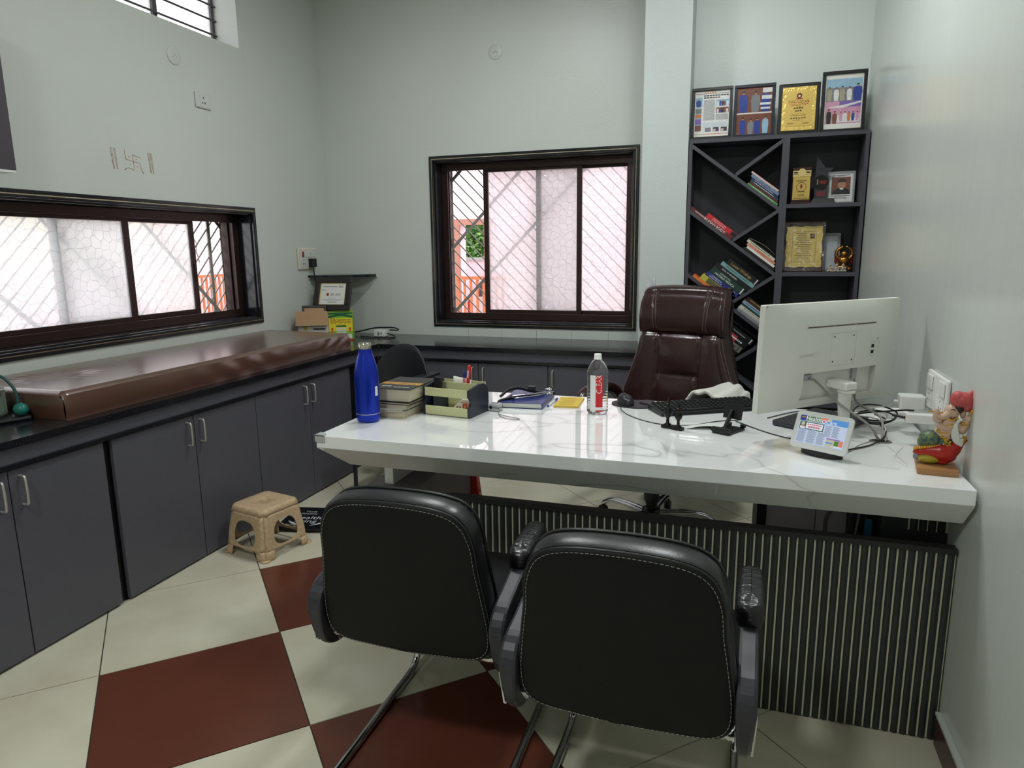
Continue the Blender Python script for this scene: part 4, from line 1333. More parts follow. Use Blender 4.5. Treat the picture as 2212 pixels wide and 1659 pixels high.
# 4 tall photo frame
c, a, b_, z0, z1, yy = stand_frame('tall black frame with a grey and a purple photograph, rightmost on the bookshelf', .462, ZT, .218, .312, 4.262, .045, .017)
m = MB(); w = b_ - a; hgt = z1 - z0; X = lambda f: a + w * f; Zf = lambda f: z0 + hgt * f
m.rect(X(.03), X(.97), Zf(.51), Zf(.92), yy, 4); m.rect(X(.03), X(.97), Zf(.76), Zf(.92), yy - .0002, 8)
figures(m, X(.04), X(.72), Zf(.52), Zf(.80), yy - .0008, [9, 5, 9, 5], 4, .95, 21)
figures(m, X(.68), X(.98), Zf(.51), Zf(.88), yy - .0010, [2], 1, .95, 22)
m.rect(X(.03), X(.97), Zf(.10), Zf(.51), yy, 6); m.rect(X(.4), X(.97), Zf(.40), Zf(.51), yy - .0003, 7)
m.add([(X(.03), yy - .0004, Zf(.40)), (X(.5), yy - .0004, Zf(.44)), (X(.97), yy - .0004, Zf(.50)), (X(.97), yy - .0004, Zf(.47)), (X(.5), yy - .0004, Zf(.39))], [(0, 4, 3, 2, 1)], 5)
figures(m, X(.04), X(.36), Zf(.10), Zf(.40), yy - .0008, [0, 3], 2, .9, 23)
m.rect(X(.3), X(.95), Zf(.12), Zf(.26), yy - .0006, 5)
figures(m, X(.4), X(.95), Zf(.14), Zf(.36), yy - .0009, [6, 5, 11, 2], 5, .8, 24)
m.build('photo_print', ALLP, c, kind='stuff')

# ---- upper right compartment
SHF1, SHF2 = 1.6595, 1.2875
WOOD = mat('dark_rosewood', (64, 34, 30), .25, var=.3, vscale=20, stretch=(1, 1, 8))
c = thing('gold_trophy_plaque', 'wooden trophy shield with a tall gold plate in the upper right compartment', 'trophy', group='awards in the bookshelf', M=T(.283, 4.295, SHF1 + .0005) @ Matrix.Rotation(-.03, 4, 'X'))
MB().box(-.050, .050, -.006, .012, .012, .200).build('board', WOOD, c, bevel=.003)
MB().box(-.054, .054, -.018, .018, 0, .0118).build('plinth', WOOD, c, bevel=.002)
m = MB(); m.box(-.044, .044, -.0085, -.0062, .026, .150)
m.build('gold_plate', GOLD_F, c)
m = MB(); m.X = T(0, -.008, .172) @ Matrix.Rotation(PI / 2, 4, 'X')
m.prism([(.021 * math.cos(2 * PI * k / 24), .021 * math.sin(2 * PI * k / 24)) for k in range(24)], -.002, .004)
m.X = T(0, -.008, .162); m.box(-.047, -.015, -.002, .002, .0, .006); m.box(.015, .047, -.002, .002, .0, .006); m.box(-.047, -.015, -.002, .002, .014, .020); m.box(.015, .047, -.002, .002, .014, .020); m.box(-.047, -.042, -.002, .002, 0, .02); m.box(.042, .047, -.002, .002, 0, .02)
m.box(-.047, .047, -.0018, .0018, -.012, -.002)
m.build('gold_ribbon', mat('pale_gold', (232, 208, 140), .3, metal=.5), c)
m = MB()
for k in range(20):
    t0, t1 = 2 * PI * k / 20, 2 * PI * (k + .8) / 20
    m.add([(.026 * math.cos(t0), -.0088, .094 + .026 * math.sin(t0)), (.026 * math.cos(t1), -.0088, .094 + .026 * math.sin(t1)), (.023 * math.cos(t1), -.0088, .094 + .023 * math.sin(t1)), (.023 * math.cos(t0), -.0088, .094 + .023 * math.sin(t0))], [(0, 1, 2, 3)])
m.rect(-.020, .020, .066, .070, -.0088, 0); m.rect(-.028, .028, .126, .129, -.0088, 0); m.rect(-.018, .018, .120, .1215, -.0088, 0)
m.add([(0, -.0088, .080), (.007, -.0088, .096), (.004, -.0088, .108), (-.004, -.0088, .108), (-.007, -.0088, .096)], [(0, 1, 2, 3, 4)], 1)
for z in (.045, .052): m.rect(-.017, .017, z, z + .0022, -.0088, 0)
for k in range(10): m.rect(-.036 + k * .0072, -.031 + k * .0072, .031, .035, -.0088, 0)
m.build('plate_print', [mat('brown_ink', (70, 46, 24), .6), mat('rust_ink', (130, 50, 34), .6)], c, kind='stuff')
# glass winner trophy
SMOKE = mat('smoked_acrylic', (96, 94, 100), .08, trans=.55, ior=1.2)
c = thing('star_trophy', 'smoked acrylic winner trophy with a black disc in the upper right compartment', 'trophy', group='awards in the bookshelf', M=T(.398, 4.318, SHF1 + .0005))
MB().add([(-.066, -.03, 0), (.066, -.03, 0), (.066, .03, 0), (-.066, .03, 0), (-.050, -.02, .030), (.056, -.02, .030), (.056, .02, .030), (-.050, .02, .030)],
         [(3, 2, 1, 0), (4, 5, 6, 7), (0, 1, 5, 4), (1, 2, 6, 5), (2, 3, 7, 6), (3, 0, 4, 7)]).build('base', BLACK_PL, c)
m = MB(); m.X = Matrix.Rotation(PI / 2, 4, 'X')
m.prism([(-.046, .0305), (.020, .0305), (.018, .11), (.020, .165), (.046, .192), (.004, .196), (-.040, .258), (-.044, .17)], -.004, .004)
m.build('acrylic_blade', SMOKE, c)
m = MB(); m.X = T(-.012, -.006, .118) @ Matrix.Rotation(PI / 2, 4, 'X')
m.prism([(.037 * math.cos(2 * PI * k / 28), .037 * math.sin(2 * PI * k / 28)) for k in range(28)], -.003, .003)
m.build('disc', mat('gloss_black', (12, 12, 13), .12), c)
m = MB()
m.text('WINNER', Matrix.Translation((-.014, -.0046, .190)), .012, 0)
for q in range(3): m.rect(-.024 + .002 * q, .016 - .003 * q, .122 - q * .007, .125 - q * .007, -.0096, 1)
m.rect(-.034, -.030, .106, .128, -.0096, 2); disc(m, -.032, .130, .0035, -.0096, 2)
for q in range(3): m.rect(-.034, .010, .062 - q * .009, .066 - q * .009, -.0046, 1)
m.build('trophy_print', [INK_K, mat('trophy_red', (150, 40, 40), .5), mat('trophy_gold', (190, 150, 70), .4)], c, kind='stuff')
# portrait in a clear stand
c = thing('portrait_frame', 'clear acrylic frame with an old portrait painting of a man in the bookshelf', 'picture frame', group='awards in the bookshelf', M=T(.492, 4.355, SHF1 + .0005) @ Matrix.Rotation(-.10, 4, 'X'))
MB().box(-.072, .072, -.003, .003, 0, .178).build('acrylic_plate', mat('clear_acrylic', (200, 202, 204), .06, trans=.5, ior=1.3), c, bevel=.002)
m = MB(); y = -.0034
m.rect(-.060, .060, .012, .163, y, 5); m.rect(-.048, .048, .052, .146, y - .0003, 9 if False else 3)
m.add([(-.048, y - .0005, .052), (.048, y - .0005, .052), (.044, y - .0005, .074), (.018, y - .0005, .088), (-.016, y - .0005, .086), (-.040, y - .0005, .070)], [tuple(range(6))], 0)
m.add([(.004 + .021 * math.cos(2 * PI * k / 18), y - .0007, .106 + .027 * math.sin(2 * PI * k / 18)) for k in range(18)], [tuple(range(18))], 1)
m.add([(.004 + .024 * math.cos(PI * k / 10), y - .0009, .118 + .019 * math.sin(PI * k / 10)) for k in range(11)], [tuple(range(11))], 0)
m.add([(-.002, y - .0009, .078), (.010, y - .0009, .076), (.014, y - .0009, .086), (-.006, y - .0009, .087)], [(0, 1, 2, 3)], 5)
for q, (z, w_) in enumerate(((.155, .045), (.150, .02), (.043, .050), (.036, .030), (.030, .035))):
    m.rect(-w_, w_, z, z + .0022, y - .0005, 0)
m.build('portrait_print', ALLP, c, kind='stuff')

# ---- second right compartment
def wrap_film():
    m, nt, b, tc = _nodes('clear_wrap')
    nt.nodes.remove(b)
    tr = nt.nodes.new('ShaderNodeBsdfTransparent'); gl = nt.nodes.new('ShaderNodeBsdfGlossy'); gl.inputs['Roughness'].default_value = .08
    mp = nt.nodes.new('ShaderNodeMapping'); mp.inputs['Rotation'].default_value = (0, .7, 0); mp.inputs['Scale'].default_value = (1, 1, 5)
    nz = _n(nt, 'ShaderNodeTexNoise', Scale=22.0, Detail=3.0)
    nt.links.new(tc.outputs['Object'], mp.inputs['Vector']); nt.links.new(mp.outputs['Vector'], nz.inputs['Vector'])
    bp = nt.nodes.new('ShaderNodeBump'); bp.inputs['Strength'].default_value = 1.0; bp.inputs['Distance'].default_value = .01
    nt.links.new(nz.outputs['Fac'], bp.inputs['Height']); nt.links.new(bp.outputs['Normal'], gl.inputs['Normal'])
    mx = nt.nodes.new('ShaderNodeMixShader'); mx.inputs['Fac'].default_value = .13
    nt.links.new(tr.outputs[0], mx.inputs[1]); nt.links.new(gl.outputs[0], mx.inputs[2]); nt.links.new(mx.outputs[0], nt.nodes['Material Output'].inputs['Surface'])
    return m
WRAP = wrap_film()
c = thing('scroll_plaque', 'plastic-wrapped black plaque with a gold scroll citation in the bookshelf', 'plaque', group='awards in the bookshelf', M=T(.318, 4.305, SHF2 + .0005) @ Matrix.Rotation(-.05, 4, 'X'))
MB().box(-.106, .106, 0, .014, 0, .282).build('board', WOOD, c, bevel=.003)
pts = []
for k in range(40):
    t = k / 40 * 4
    sd, u = int(t), t - int(t)
    wv = .003 * math.sin(u * 18)
    if sd == 0: pts.append((-.092 + .184 * u, .026 + wv))
    elif sd == 1: pts.append((.094 + wv, .026 + .222 * u))
    elif sd == 2: pts.append((.094 - .188 * u, .252 + wv))
    else: pts.append((-.094 + wv, .252 - .226 * u))
m = MB(); m.X = Matrix.Rotation(PI / 2, 4, 'X'); m.prism(pts, .0003, .004); m.build('gold_scroll', mat('satin_gold', (224, 194, 104), .34, metal=.45, var=.12, vscale=30), c)
m = MB(); y = -.0046
for (x_a, x_b, z_a, z_b) in ((-.062, .062, .222, .2235), (-.062, .062, .054, .0555), (-.062, -.0605, .054, .2235), (.0605, .062, .054, .2235)):
    m.rect(x_a, x_b, z_a, z_b, y, 0)
for k in range(15):
    z = .212 - k * .0102; w_ = .044 - .012 * ((k * 5) % 3) / 2
    nn = 9
    for i in range(nn):
        if k < 4 and i > 5: continue
        x = -w_ + 2 * w_ * i / nn; m.rect(x, x + 2 * w_ / nn * .7, z, z + .0036, y, 1 if k == 11 else 0)
m.rect(.030, .054, .184, .212, y - .0002, 2); disc(m, .042, .200, .006, y - .0004, 3)
m.build('citation_print', [mat('citation_ink', (70, 56, 30), .6), mat('citation_red', (150, 60, 40), .6), mat('stamp_dark', (60, 40, 34), .6), mat('stamp_skin', (180, 120, 90), .6)], c, kind='stuff')
m = MB().grid(lambda u, v: (-.109 + .218 * u, -.010 - .003 * math.sin(u * 23 + v * 9) - .003 * math.sin(v * 31 + u * 6), .003 + .270 * v), 26, 26)
m.build('plastic_wrap', WRAP, c)
c = thing('photo_stand', 'pale blank-looking photo in a clear stand behind the gold scroll plaque', 'picture frame', M=T(.470, 4.375, SHF2 + .0005) @ Matrix.Rotation(-.08, 4, 'X'))
MB().box(-.045, .045, -.003, .003, 0, .214).build('acrylic_plate', MATS['clear_acrylic'], c)
m = MB(); m.rect(-.040, .030, .012, .196, -.0034, 0)
for k in range(3):
    m.rect(.018, .026, .05 + .06 * k, .058 + .06 * k, -.0037, 1)
m.build('photo_print', [mat('pale_photo', (196, 200, 206), .3, var=.1, vscale=20), P_GREY], c, kind='stuff')
# laughing figure
BRASS = mat('polished_brass', (176, 122, 52), .2, metal=.9, var=.3, vscale=60)
c = thing('laughing_figurine', 'golden laughing monk figurine with raised arms in the bookshelf', 'figurine', (.531, 4.318, SHF2 + .0005))
m = MB()
m.ball((0, 0, .022), .036, mi=0, sc=(1.1, .8, .62))
m.ball((0, -.006, .058), .031, mi=0, sc=(1, .85, 1)); m.ball((0, -.006, .096), .019, mi=0, sc=(1, .9, 1.05))
for s in (-1, 1):
    m.tube(spline([(s * .024, 0, .070), (s * .040, 0, .088), (s * .036, 0, .118), (s * .016, 0, .132)], 5), [.011 - .0002 * k for k in range(16)], 8)
    m.ball((s * .012, 0, .136), .008); m.ball((s * .028, -.012, .016), .015, sc=(1.2, 1, .7)); m.ball((s * .017, 0, .094), .006, sc=(.6, .6, 1.2))
m.build('body', BRASS, c)
m = MB()
for s in (-1, 1):
    m.ball((s * .040, .006, .068), .014, sc=(.6, .7, 1.9)); 
m.build('robe_sleeves', mat('red_lacquer', (140, 44, 26), .3, var=.3, vscale=50), c)
m = MB(); 
for s in (-1, 1): m.ball((s * .007, -.022, .101), .0024)
m.tube([(-.008, -.0215, .090), (0, -.0235, .087), (.008, -.0215, .090)], .0014, 6)
m.build('face', mat('dark_brass', (60, 36, 16), .4, metal=.6), c)
STONE = mat('antique_white', (204, 196, 178), .5, var=.45, vscale=90, col2=(92, 80, 64))
for k, x in enumerate((.455, .488, .521)):
    c = thing('monk_figurine', ['small white seated monk figurine nearest the gold scroll plaque', 'middle small white seated monk figurine of the three', 'small white seated monk figurine nearest the right shelf side'][k], 'figurine', (x, 4.236, SHF2 + .0005), .1 * (k - 1), 'three small seated monks')
    m = MB()
    m.ball((0, 0, .009), .0145, sc=(1.1, .9, .62)); m.ball((0, .001, .022), .0095, sc=(1, .8, 1.15)); m.ball((0, -.001, .037), .0075, sc=(.95, .95, 1.1)); m.ball((0, 0, .0455), .003)
    for s in (-1, 1):
        m.tube(spline([(s * .009, 0, .027), (s * .013, -.003, .018), (s * .006, -.009, .012)], 4), .0032, 6); m.ball((s * .0105, -.006, .006), .006, sc=(1.2, 1, .7))
    m.build('body', STONE, c)
# ---------------------------------------------------------------- things on the desk
ZP = ZD + .0006
# blue steel bottle
c = thing('steel_bottle', 'tall metallic blue steel water bottle with a silver cap on the desk', 'bottle', (-1.297, 2.203, ZP))
BLUE = mat('metallic_blue', (26, 52, 178), .22, metal=.55, var=.08, vscale=200)
MB().lathe([(.036, .0), (.040, .003), (.0445, .012), (.0445, .0305)], 32).build('base_band', BLUE, c)
MB().lathe([(.0448, .0308), (.0448, .0335)], 32).build('silver_ring', STEEL, c)
MB().lathe([(.0446, .0338), (.0446, .165), (.0435, .185), (.040, .205), (.034, .228), (.0275, .247), (.0242, .258), (.0238, .268), (.0238, .270)], 32).build('body', BLUE, c)
MB().lathe([(.0228, .2705), (.0225, .291), (.0205, .293)], 28).build('cap', mat('polished_cap', (190, 184, 170), .18, metal=1.0), c)
m = MB(); m.grid(lambda u, v: (.0450 * math.cos(-.35 + .3 * u), .0450 * math.sin(-.35 + .3 * u), .100 + .035 * v), 6, 2); m.build('sticker', WHITE_PL, c)
# stack of books behind it
PG2 = mat('aged_pages', (196, 186, 162), .85, var=.25, vscale=200, stretch=(1, 1, 40))
def flat_book(label, x, y, z, w, d, t, rz, col, grp='books stacked beside the blue bottle', name='book', paper=None, spine=None):
    """closed book lying flat; origin at the near right corner, pages showing on the near side"""
    c = thing(name, label, 'book', (x, y, z), rz, grp)
    cv = mat('cover_%02x%02x%02x' % tuple(col), col, .4, var=.08, vscale=40)
    e = min(.002, t * .18); m = MB()
    m.box(-w, 0, 0, d, 0, e); m.box(-w, 0, 0, d, t - e, t)
    if spine == 'right': m.box(-.003, 0, 0, d, e, t - e)
    elif spine == 'left': m.box(-w, -w + .003, 0, d, e, t - e)
    else: m.box(-w, 0, d - .003, d, e, t - e)
    m.build('cover', cv, c)
    o = .004
    MB().box(-w + (o if spine == 'left' else .003), -(.0035 if spine == 'right' else o), .004, d - (.0035 if not spine else .004), e + .0001, t - e - .0001).build('page_block', paper or PG2, c)
    return c
z = ZP
flat_book('thick cream textbook at the bottom of the stack beside the blue bottle', -1.176, 2.262, z, .165, .225, .027, -.03, (196, 188, 170), spine='left'); z += .0274
flat_book('thin loose white magazine in the stack beside the blue bottle', -1.182, 2.258, z, .160, .215, .009, .08, (206, 204, 198), spine='left'); z += .0094
flat_book('white paperback with red print in the stack beside the blue bottle', -1.170, 2.264, z, .165, .220, .014, -.05, (202, 196, 188), spine='left'); z += .0144
flat_book('slim black-covered book under the thick one in the desk stack', -1.160, 2.262, z, .17, .225, .010, -.06, (26, 26, 28), spine='left'); z += .0104
c = flat_book('thick black book with an orange band on top of the desk stack', -1.158, 2.268, z, .170, .240, .050, -.02, (44, 42, 42), spine='left')
m = MB(); m.box(-.169, -.001, .085, .125, .0501, .0504, 0)
m.text('EPI', T(-.120, .045, .0506) @ Matrix.Rotation(-PI / 2, 4, 'X'), .03, 1)
m.rect(0, 0, 0, 0)
for k in range(6): m.box(-.085 + k * .011, -.077 + k * .011, .034, .040, .0503, .0505, 1)
for k in range(9): m.box(-.14 + k * .013, -.131 + k * .013, .102, .107, .0504, .0506, 2)
m.build('cover_print', [mat('ochre_band', (182, 134, 62), .5), INK_W, INK_K], c, kind='stuff')
m = MB(); m.grid(lambda u, v: (-.001 + .006 * math.sin(u * 9) + .004 * v, .03 + .15 * u, .012 + .010 * u + .004 * v), 14, 2); m.build('torn_cover_edge', mat('pale_green_paper', (190, 200, 160), .8), c)

# pen stand
OX, OY, OA = -1.046, 2.346, math.radians(-8)
NAVY = mat('navy_plastic', (34, 38, 52), .32)
CREAMP = mat('pale_green_cream_plastic', (196, 196, 150), .42, var=.06, vscale=120)
c = thing('pen_stand', 'desk pen stand with cream slats and dark navy curved sides', 'pen stand', (OX, OY, ZP), OA)
prof = [(0, 0), (.150, 0), (.150, .100), (.135, .118), (.110, .125), (.0, .113), (.0, .070), (.012, .055), (.0, .040)]
prof = [(0, 0), (.150, 0), (.150, .070), (.142, .098), (.118, .114), (.080, .118), (.002, .106), (.0, .080), (.014, .066), (.016, .054), (.010, .044), (.0, .038)]
for s in (-1, 1):
    m = MB(); m.X = Matrix.Translation((s * .0985, 0, 0)) @ Matrix.Rotation(PI / 2, 4, 'Z') @ Matrix.Rotation(PI / 2, 4, 'X')
    m.prism(prof, -.005, .005); m.build('side_panel', NAVY, c, bevel=.002)
MB().box(-.0930, .0930, .0, .005, .002, .036).build('lower_slat', CREAMP, c, bevel=.001)
MB().box(-.0930, .0930, .0, .005, .074, .106).build('upper_slat', CREAMP, c, bevel=.001)
MB().box(-.0930, .0930, .006, .145, .002, .006).build('floor_plate', CREAMP, c)
MB().box(-.0930, .0930, .1, .104, .006, .112).build('divider', CREAMP, c)
MB().box(-.0930, .0930, .143, .147, .006, .115).build('rear_slat', CREAMP, c)
MB().box(-.062, -.050, .01, .099, .006, .073).build('partition', NAVY, c)
MO = T(OX, OY, ZP, rz=OA)
def inM(o, *a, **k):
    o.matrix_world = MO @ T(*a, **k); return o
o = MB().box(-.017, .017, -.009, .009, 0, .130).build('spectacle_case', mat('black_case', (22, 22, 24), .4), bevel=.004)
tag(inM(o, -.072, .050, .0066, rx=-.12), 'upright black case standing in the left of the pen stand', 'case')
m = MB(); m.grid(lambda u, v: (-.040 + .08 * u, .004 * math.sin(u * 3), .115 * v + .01 * (1 - u)), 8, 4)
tag(inM(m.build('folded_paper', mat('paper_white', (222, 220, 208), .8), solid=.002), .0, .121, .0068, rx=-.05), 'folded white paper standing at the back of the pen stand', 'paper')
def pen(label, x, y, L, r, tilt, tilty, body, cap, capfrac=.4, name='pen'):
    p = thing(name, label, 'pen', group='pens in the pen stand'); inM(p, x, y, .0072 + .004, rx=tilt, ry=tilty)
    MB().lathe([(r * .3, 0), (r, .01), (r, L * (1 - capfrac))], 12).build('barrel', body, p)
    MB().lathe([(r * 1.12, L * (1 - capfrac) + .0002), (r * 1.12, L * .97), (r * .8, L)], 12).build('cap', cap, p)
    return p
REDP = mat('red_plastic', (202, 36, 40), .3)
p = pen('red whiteboard marker standing in the pen stand', .018, .123, .168, .0062, -.03, .09, REDP, REDP, .42, 'marker')
m = MB(); m.grid(lambda u, v: (.0071 * math.cos(-2.2 + u), .0071 * math.sin(-2.2 + u), .118 + .03 * v), 6, 1); m.build('marker_print', INK_W, p)
pen('pink ball pen with a blue cap standing in the pen stand', .008, .116, .142, .0042, -.02, .04, mat('pink_clear_barrel', (226, 130, 150), .3), mat('blue_plastic', (34, 40, 150), .3), .16)
# medicine carton lying tilted inside the front opening
mc = thing('medicine_carton', 'orange and white medicine carton tilted inside the pen stand', 'carton'); inM(mc, .052, .030, .0385, ry=.0)
m = MB(); m.X = Matrix.Rotation(-PI / 2, 4, 'X')
m.prism([(-.062, .030), (.040, .030), (.040, -.026), (.0, -.026)], .0, .026)
m.build('carton_body', mat('carton_white', (222, 216, 208), .5), mc)
m = MB(); y = -.0008
m.rect(.004, .026, -.026, .010, y, 0); m.rect(.0285, .0398, -.027, .012, y, 1)
m.text('TEN', T(.015, y - .0004, -.010, ry=-PI / 2), .013, 2)
for k in range(4):
    m.rect(-.022 + (k % 2) * .012, -.016 + (k % 2) * .012, -.022 + (k // 2) * .012, -.014 + (k // 2) * .012, y, 3)
m.rect(-.006, .0398, .0125, .0145, y, 0)
m.build('carton_print', [mat('carton_red', (188, 70, 34), .5), mat('carton_amber', (206, 132, 40), .5), INK_W, mat('carton_maroon', (120, 44, 50), .5)], mc, kind='stuff')

# pulse oximeter with lanyard
GREYP = mat('pale_grey_plastic', (170, 172, 172), .35)
c = thing('pulse_oximeter', 'small grey pulse oximeter with a cord loop beside the pen stand', 'oximeter', (-.902, 2.487, ZP), math.radians(-12))
MB().box(-.029, .029, -.017, .017, 0, .0135).build('lower_jaw', GREYP, c, bevel=.004)
MB().box(-.029, .029, -.017, .017, .0155, .030).build('upper_jaw', GREYP, c, bevel=.004)
MB().box(-.012, .018, -.009, .009, .0301, .0308).build('display', mat('violet_display', (96, 84, 120), .2), c)
m = MB(); m.X = T(-.006, -.0172, .0150) @ Matrix.Rotation(PI / 2, 4, 'X'); m.prism([(.006 * math.cos(2 * PI * k / 16), .006 * math.sin(2 * PI * k / 16)) for k in range(16)], 0, .0012); m.build('finger_port', BLACK_PL, c)
MB().tube([(.028, -.012, .014)] + spline([(.034, -.018, .006), (.050, -.050, .0012), (.085, -.085, .0012), (.130, -.098, .0012), (.160, -.090, .0012), (.150, -.074, .0012), (.100, -.066, .0012), (.055, -.052, .0012)], 6), .0011, 6).build('lanyard', mat('grey_cord', (96, 90, 86), .7), c)

# blue diary, pen beside it, stethoscope on it
NB = mat('diary_blue', (40, 52, 112), .3, var=.06, vscale=50)
c = thing('diary', 'thick navy blue hardback diary lying on the desk', 'diary', (-.725, 2.552, ZP), math.radians(4))
m = MB(); m.box(-.172, 0, 0, .250, 0, .0022); m.box(-.172, 0, 0, .250, .0205, .0228); m.box(-.0032, 0, 0, .250, .0022, .0205); m.build('cover', NB, c)
MB().box(-.167, -.0034, .004, .246, .0023, .0204).build('page_block', mat('white_pages', (214, 214, 206), .8, var=.12, vscale=300, stretch=(1, 1, 60)), c)
m = MB(); m.X = Matrix.Rotation(PI / 2, 4, 'Z')
for k in range(6): m.rect(.09 + k * .008, .096 + k * .008, .010, .0128, -.0006, 0)
m.rect(.205, .213, .009, .015, -.0006, 0)
m.build('spine_print', mat('pale_gold_ink', (150, 146, 120), .5), c, kind='stuff')
p = thing('ball_pen', 'blue-capped white ball pen beside the navy diary', 'pen', M=T(-.7135, 2.60, ZP + .0052, rz=math.radians(90)) @ Matrix.Rotation(PI / 2, 4, 'Y'))
MB().lathe([(.002, 0), (.0042, .012), (.0042, .1)], 10).build('barrel', WHITE_PL, p)
MB().lathe([(.0046, .1002), (.0046, .140), (.003, .143)], 10).build('cap', mat('blue_plastic', (34, 40, 150), .3), p)
MB().lathe([(.0045, -.004), (.0045, -.0005)], 10).build('end_plug', MATS['blue_plastic'], p)
st_ = thing('stethoscope', 'black stethoscope with chrome chest piece lying on the navy diary', 'stethoscope', (0, 0, 0))
zt_ = ZP + .0228
RUB = mat('black_rubber', (18, 17, 20), .45)
MB().tube(spline([(-.922, 2.62, ZP + .028), (-.905, 2.665, ZP + .046), (-.875, 2.71, zt_ + .026), (-.840, 2.735, zt_ + .012), (-.805, 2.735, zt_ + .008), (-.770, 2.728, zt_ + .007)], 6), .0062, 10).build('tube', RUB, st_)
MB().tube(spline([(-.770, 2.728, zt_ + .007), (-.795, 2.69, zt_ + .007), (-.83, 2.65, zt_ + .006), (-.875, 2.595, zt_ + .006), (-.905, 2.55, ZP + .022), (-.885, 2.525, ZP + .012)], 6), .006, 10).build('binaural_tube', RUB, st_)
MB().tube(spline([(-.765, 2.72, zt_ + .010), (-.80, 2.665, zt_ + .012), (-.845, 2.63, zt_ + .012), (-.868, 2.612, zt_ + .010)], 5), .003, 8).build('ear_tube', CHROME, st_)
MB().tube(spline([(-.755, 2.71, zt_ + .008), (-.775, 2.66, zt_ + .009), (-.82, 2.61, zt_ + .009), (-.85, 2.585, zt_ + .008)], 5), .003, 8).build('ear_tube', CHROME, st_)
MB().ball((-.872, 2.609, zt_ + .0095), .0062).build('ear_tip', RUB, st_)
MB().ball((-.855, 2.581, zt_ + .0085), .0062).build('ear_tip', RUB, st_)
m = MB(); m.X = Matrix.Translation((-.752, 2.742, zt_ + .0008)); m.lathe([(.021, 0), (.022, .004), (.012, .008), (.008, .014), (.015, .018), (.0165, .022), (.0155, .0225), (.0145, .0195)], 24); m.build('chest_piece', CHROME, st_)
MB().ball((-.722, 2.725, zt_ + .008), .0065).build('knob', RUB, st_)
MB().box(-.838, -.806, 2.724, 2.742, zt_ + .0145, zt_ + .032).build('name_clip', mat('dark_clip', (52, 54, 54), .35), st_, bevel=.002)
# yellow note pad
c = thing('note_pad', 'yellow sticky note pad on the desk between the diary and water bottle', 'note pad', (-.650, 2.693, ZP), math.radians(4))
MB().box(-.049, .049, -.087, .087, 0, .0070).build('sheets', mat('yellow_paper', (206, 176, 74), .7, var=.05, vscale=40), c)
m = MB()
rd = random.Random(4)
for k in range(7):
    m.tube(spline([(-.035 + .012 * i, -.06 + .018 * k + rd.uniform(-.004, .004), .0074) for i in range(6)], 3), .0004, 4)
m.build('pencil_marks', mat('pencil', (178, 150, 66), .8), c, kind='stuff')

# clear water bottle
CLR = mat('clear_pet', (246, 248, 250), .04, trans=.95, ior=1.18)
c = thing('water_bottle', 'clear plastic water bottle with a red CLEAR label on the desk', 'bottle', (-.507, 2.557, ZP))
prof = [(.030, .0), (.038, .004), (.0405, .012)]
zz = .014
while zz < .150:
    prof += [(.0405, zz), (.0388, zz + .004), (.0405, zz + .008)]; zz += .0105
prof += [(.0405, .158), (.0395, .166), (.032, .184), (.022, .200), (.0140, .208), (.0130, .213)]
MB().lathe(prof, 28).build('body', CLR, c)
MB().lathe([(.0155, .2085), (.0155, .2105), (.0142, .2115), (.0142, .227), (.0130, .2285)], 22).build('cap', WHITE_PL, c)
AL = -1.0
m = MB()
m.grid(lambda u, v: (.0412 * math.cos(AL - 1.1 + .55 * u - .0), .0412 * math.sin(AL - 1.1 + .55 * u), .012 + .140 * v), 8, 1, 0)
m.grid(lambda u, v: (.0412 * math.cos(AL - .55 + .66 * u), .0412 * math.sin(AL - .55 + .66 * u), .030 + .122 * v), 8, 1, 1)
m.grid(lambda u, v: (.0412 * math.cos(AL - .55 + .66 * u), .0412 * math.sin(AL - .55 + .66 * u), .012 + .006 * v), 8, 1, 1)
m.grid(lambda u, v: (.0412 * math.cos(AL - .55 + .66 * u), .0412 * math.sin(AL - .55 + .66 * u), .0185 + .011 * v), 8, 1, 0)
vs, fs = text_data('CLEAR', 'LEFT', .0)
R_ = .0416; sz = .030
def wrap(v):
    t = AL - .22 - (v.y) * sz / R_ * -1.0
    # letters run up the bottle: text x -> height, text y -> towards the left around it
    t = AL - .22 - v.y * sz / R_
    return (R_ * math.cos(t), R_ * math.sin(t), .082 + v.x * sz * .80)
m.add([wrap(v) for v in vs], fs, 2)
m.build('label', [mat('label_white', (232, 232, 230), .4), mat('label_red', (206, 34, 40), .4), INK_W], c, kind='stuff')

# mouse on its pad
c = thing('mouse_pad', 'dark purple gel wrist-rest mouse pad at the far desk edge', 'mouse pad', (-.392, 2.735, ZP), math.radians(-10))
PADM = mat('purple_black_pad', (52, 46, 54), .6)
MB().prism([(p[0], p[1]) for p in arc(0, 0, .092, 0, 2 * PI, 36, .072)][:-1], 0, .004).build('mat', PADM, c)
MB().ball((.050, .022, .006), .034, sc=(1.05, .72, .38)).build('wrist_rest', PADM, c)
c = thing('mouse', 'black computer mouse standing on the gel mouse pad', 'mouse', (-.425, 2.722, ZP + .0046), math.radians(28))
def ms(u, v):
    a = 2 * PI * u; t = v * PI / 2
    return (.031 * math.cos(a) * math.cos(t) ** .6, .054 * math.sin(a) * math.cos(t) ** .6, .037 * math.sin(t) ** .85 * (1 + .12 * math.sin(a)))
m = MB(); m.grid(ms, 28, 10); m.build('shell', mat('matt_black', (24, 25, 28), .38), c)
MB().box(-.003, .003, -.040, -.020, .026, .034).build('wheel', mat('dark_grey_rubber', (60, 60, 64), .5), c, bevel=.002)
MB().box(-.014, -.010, -.022, -.004, .031, .0335).build('side_button', GREYP, c)
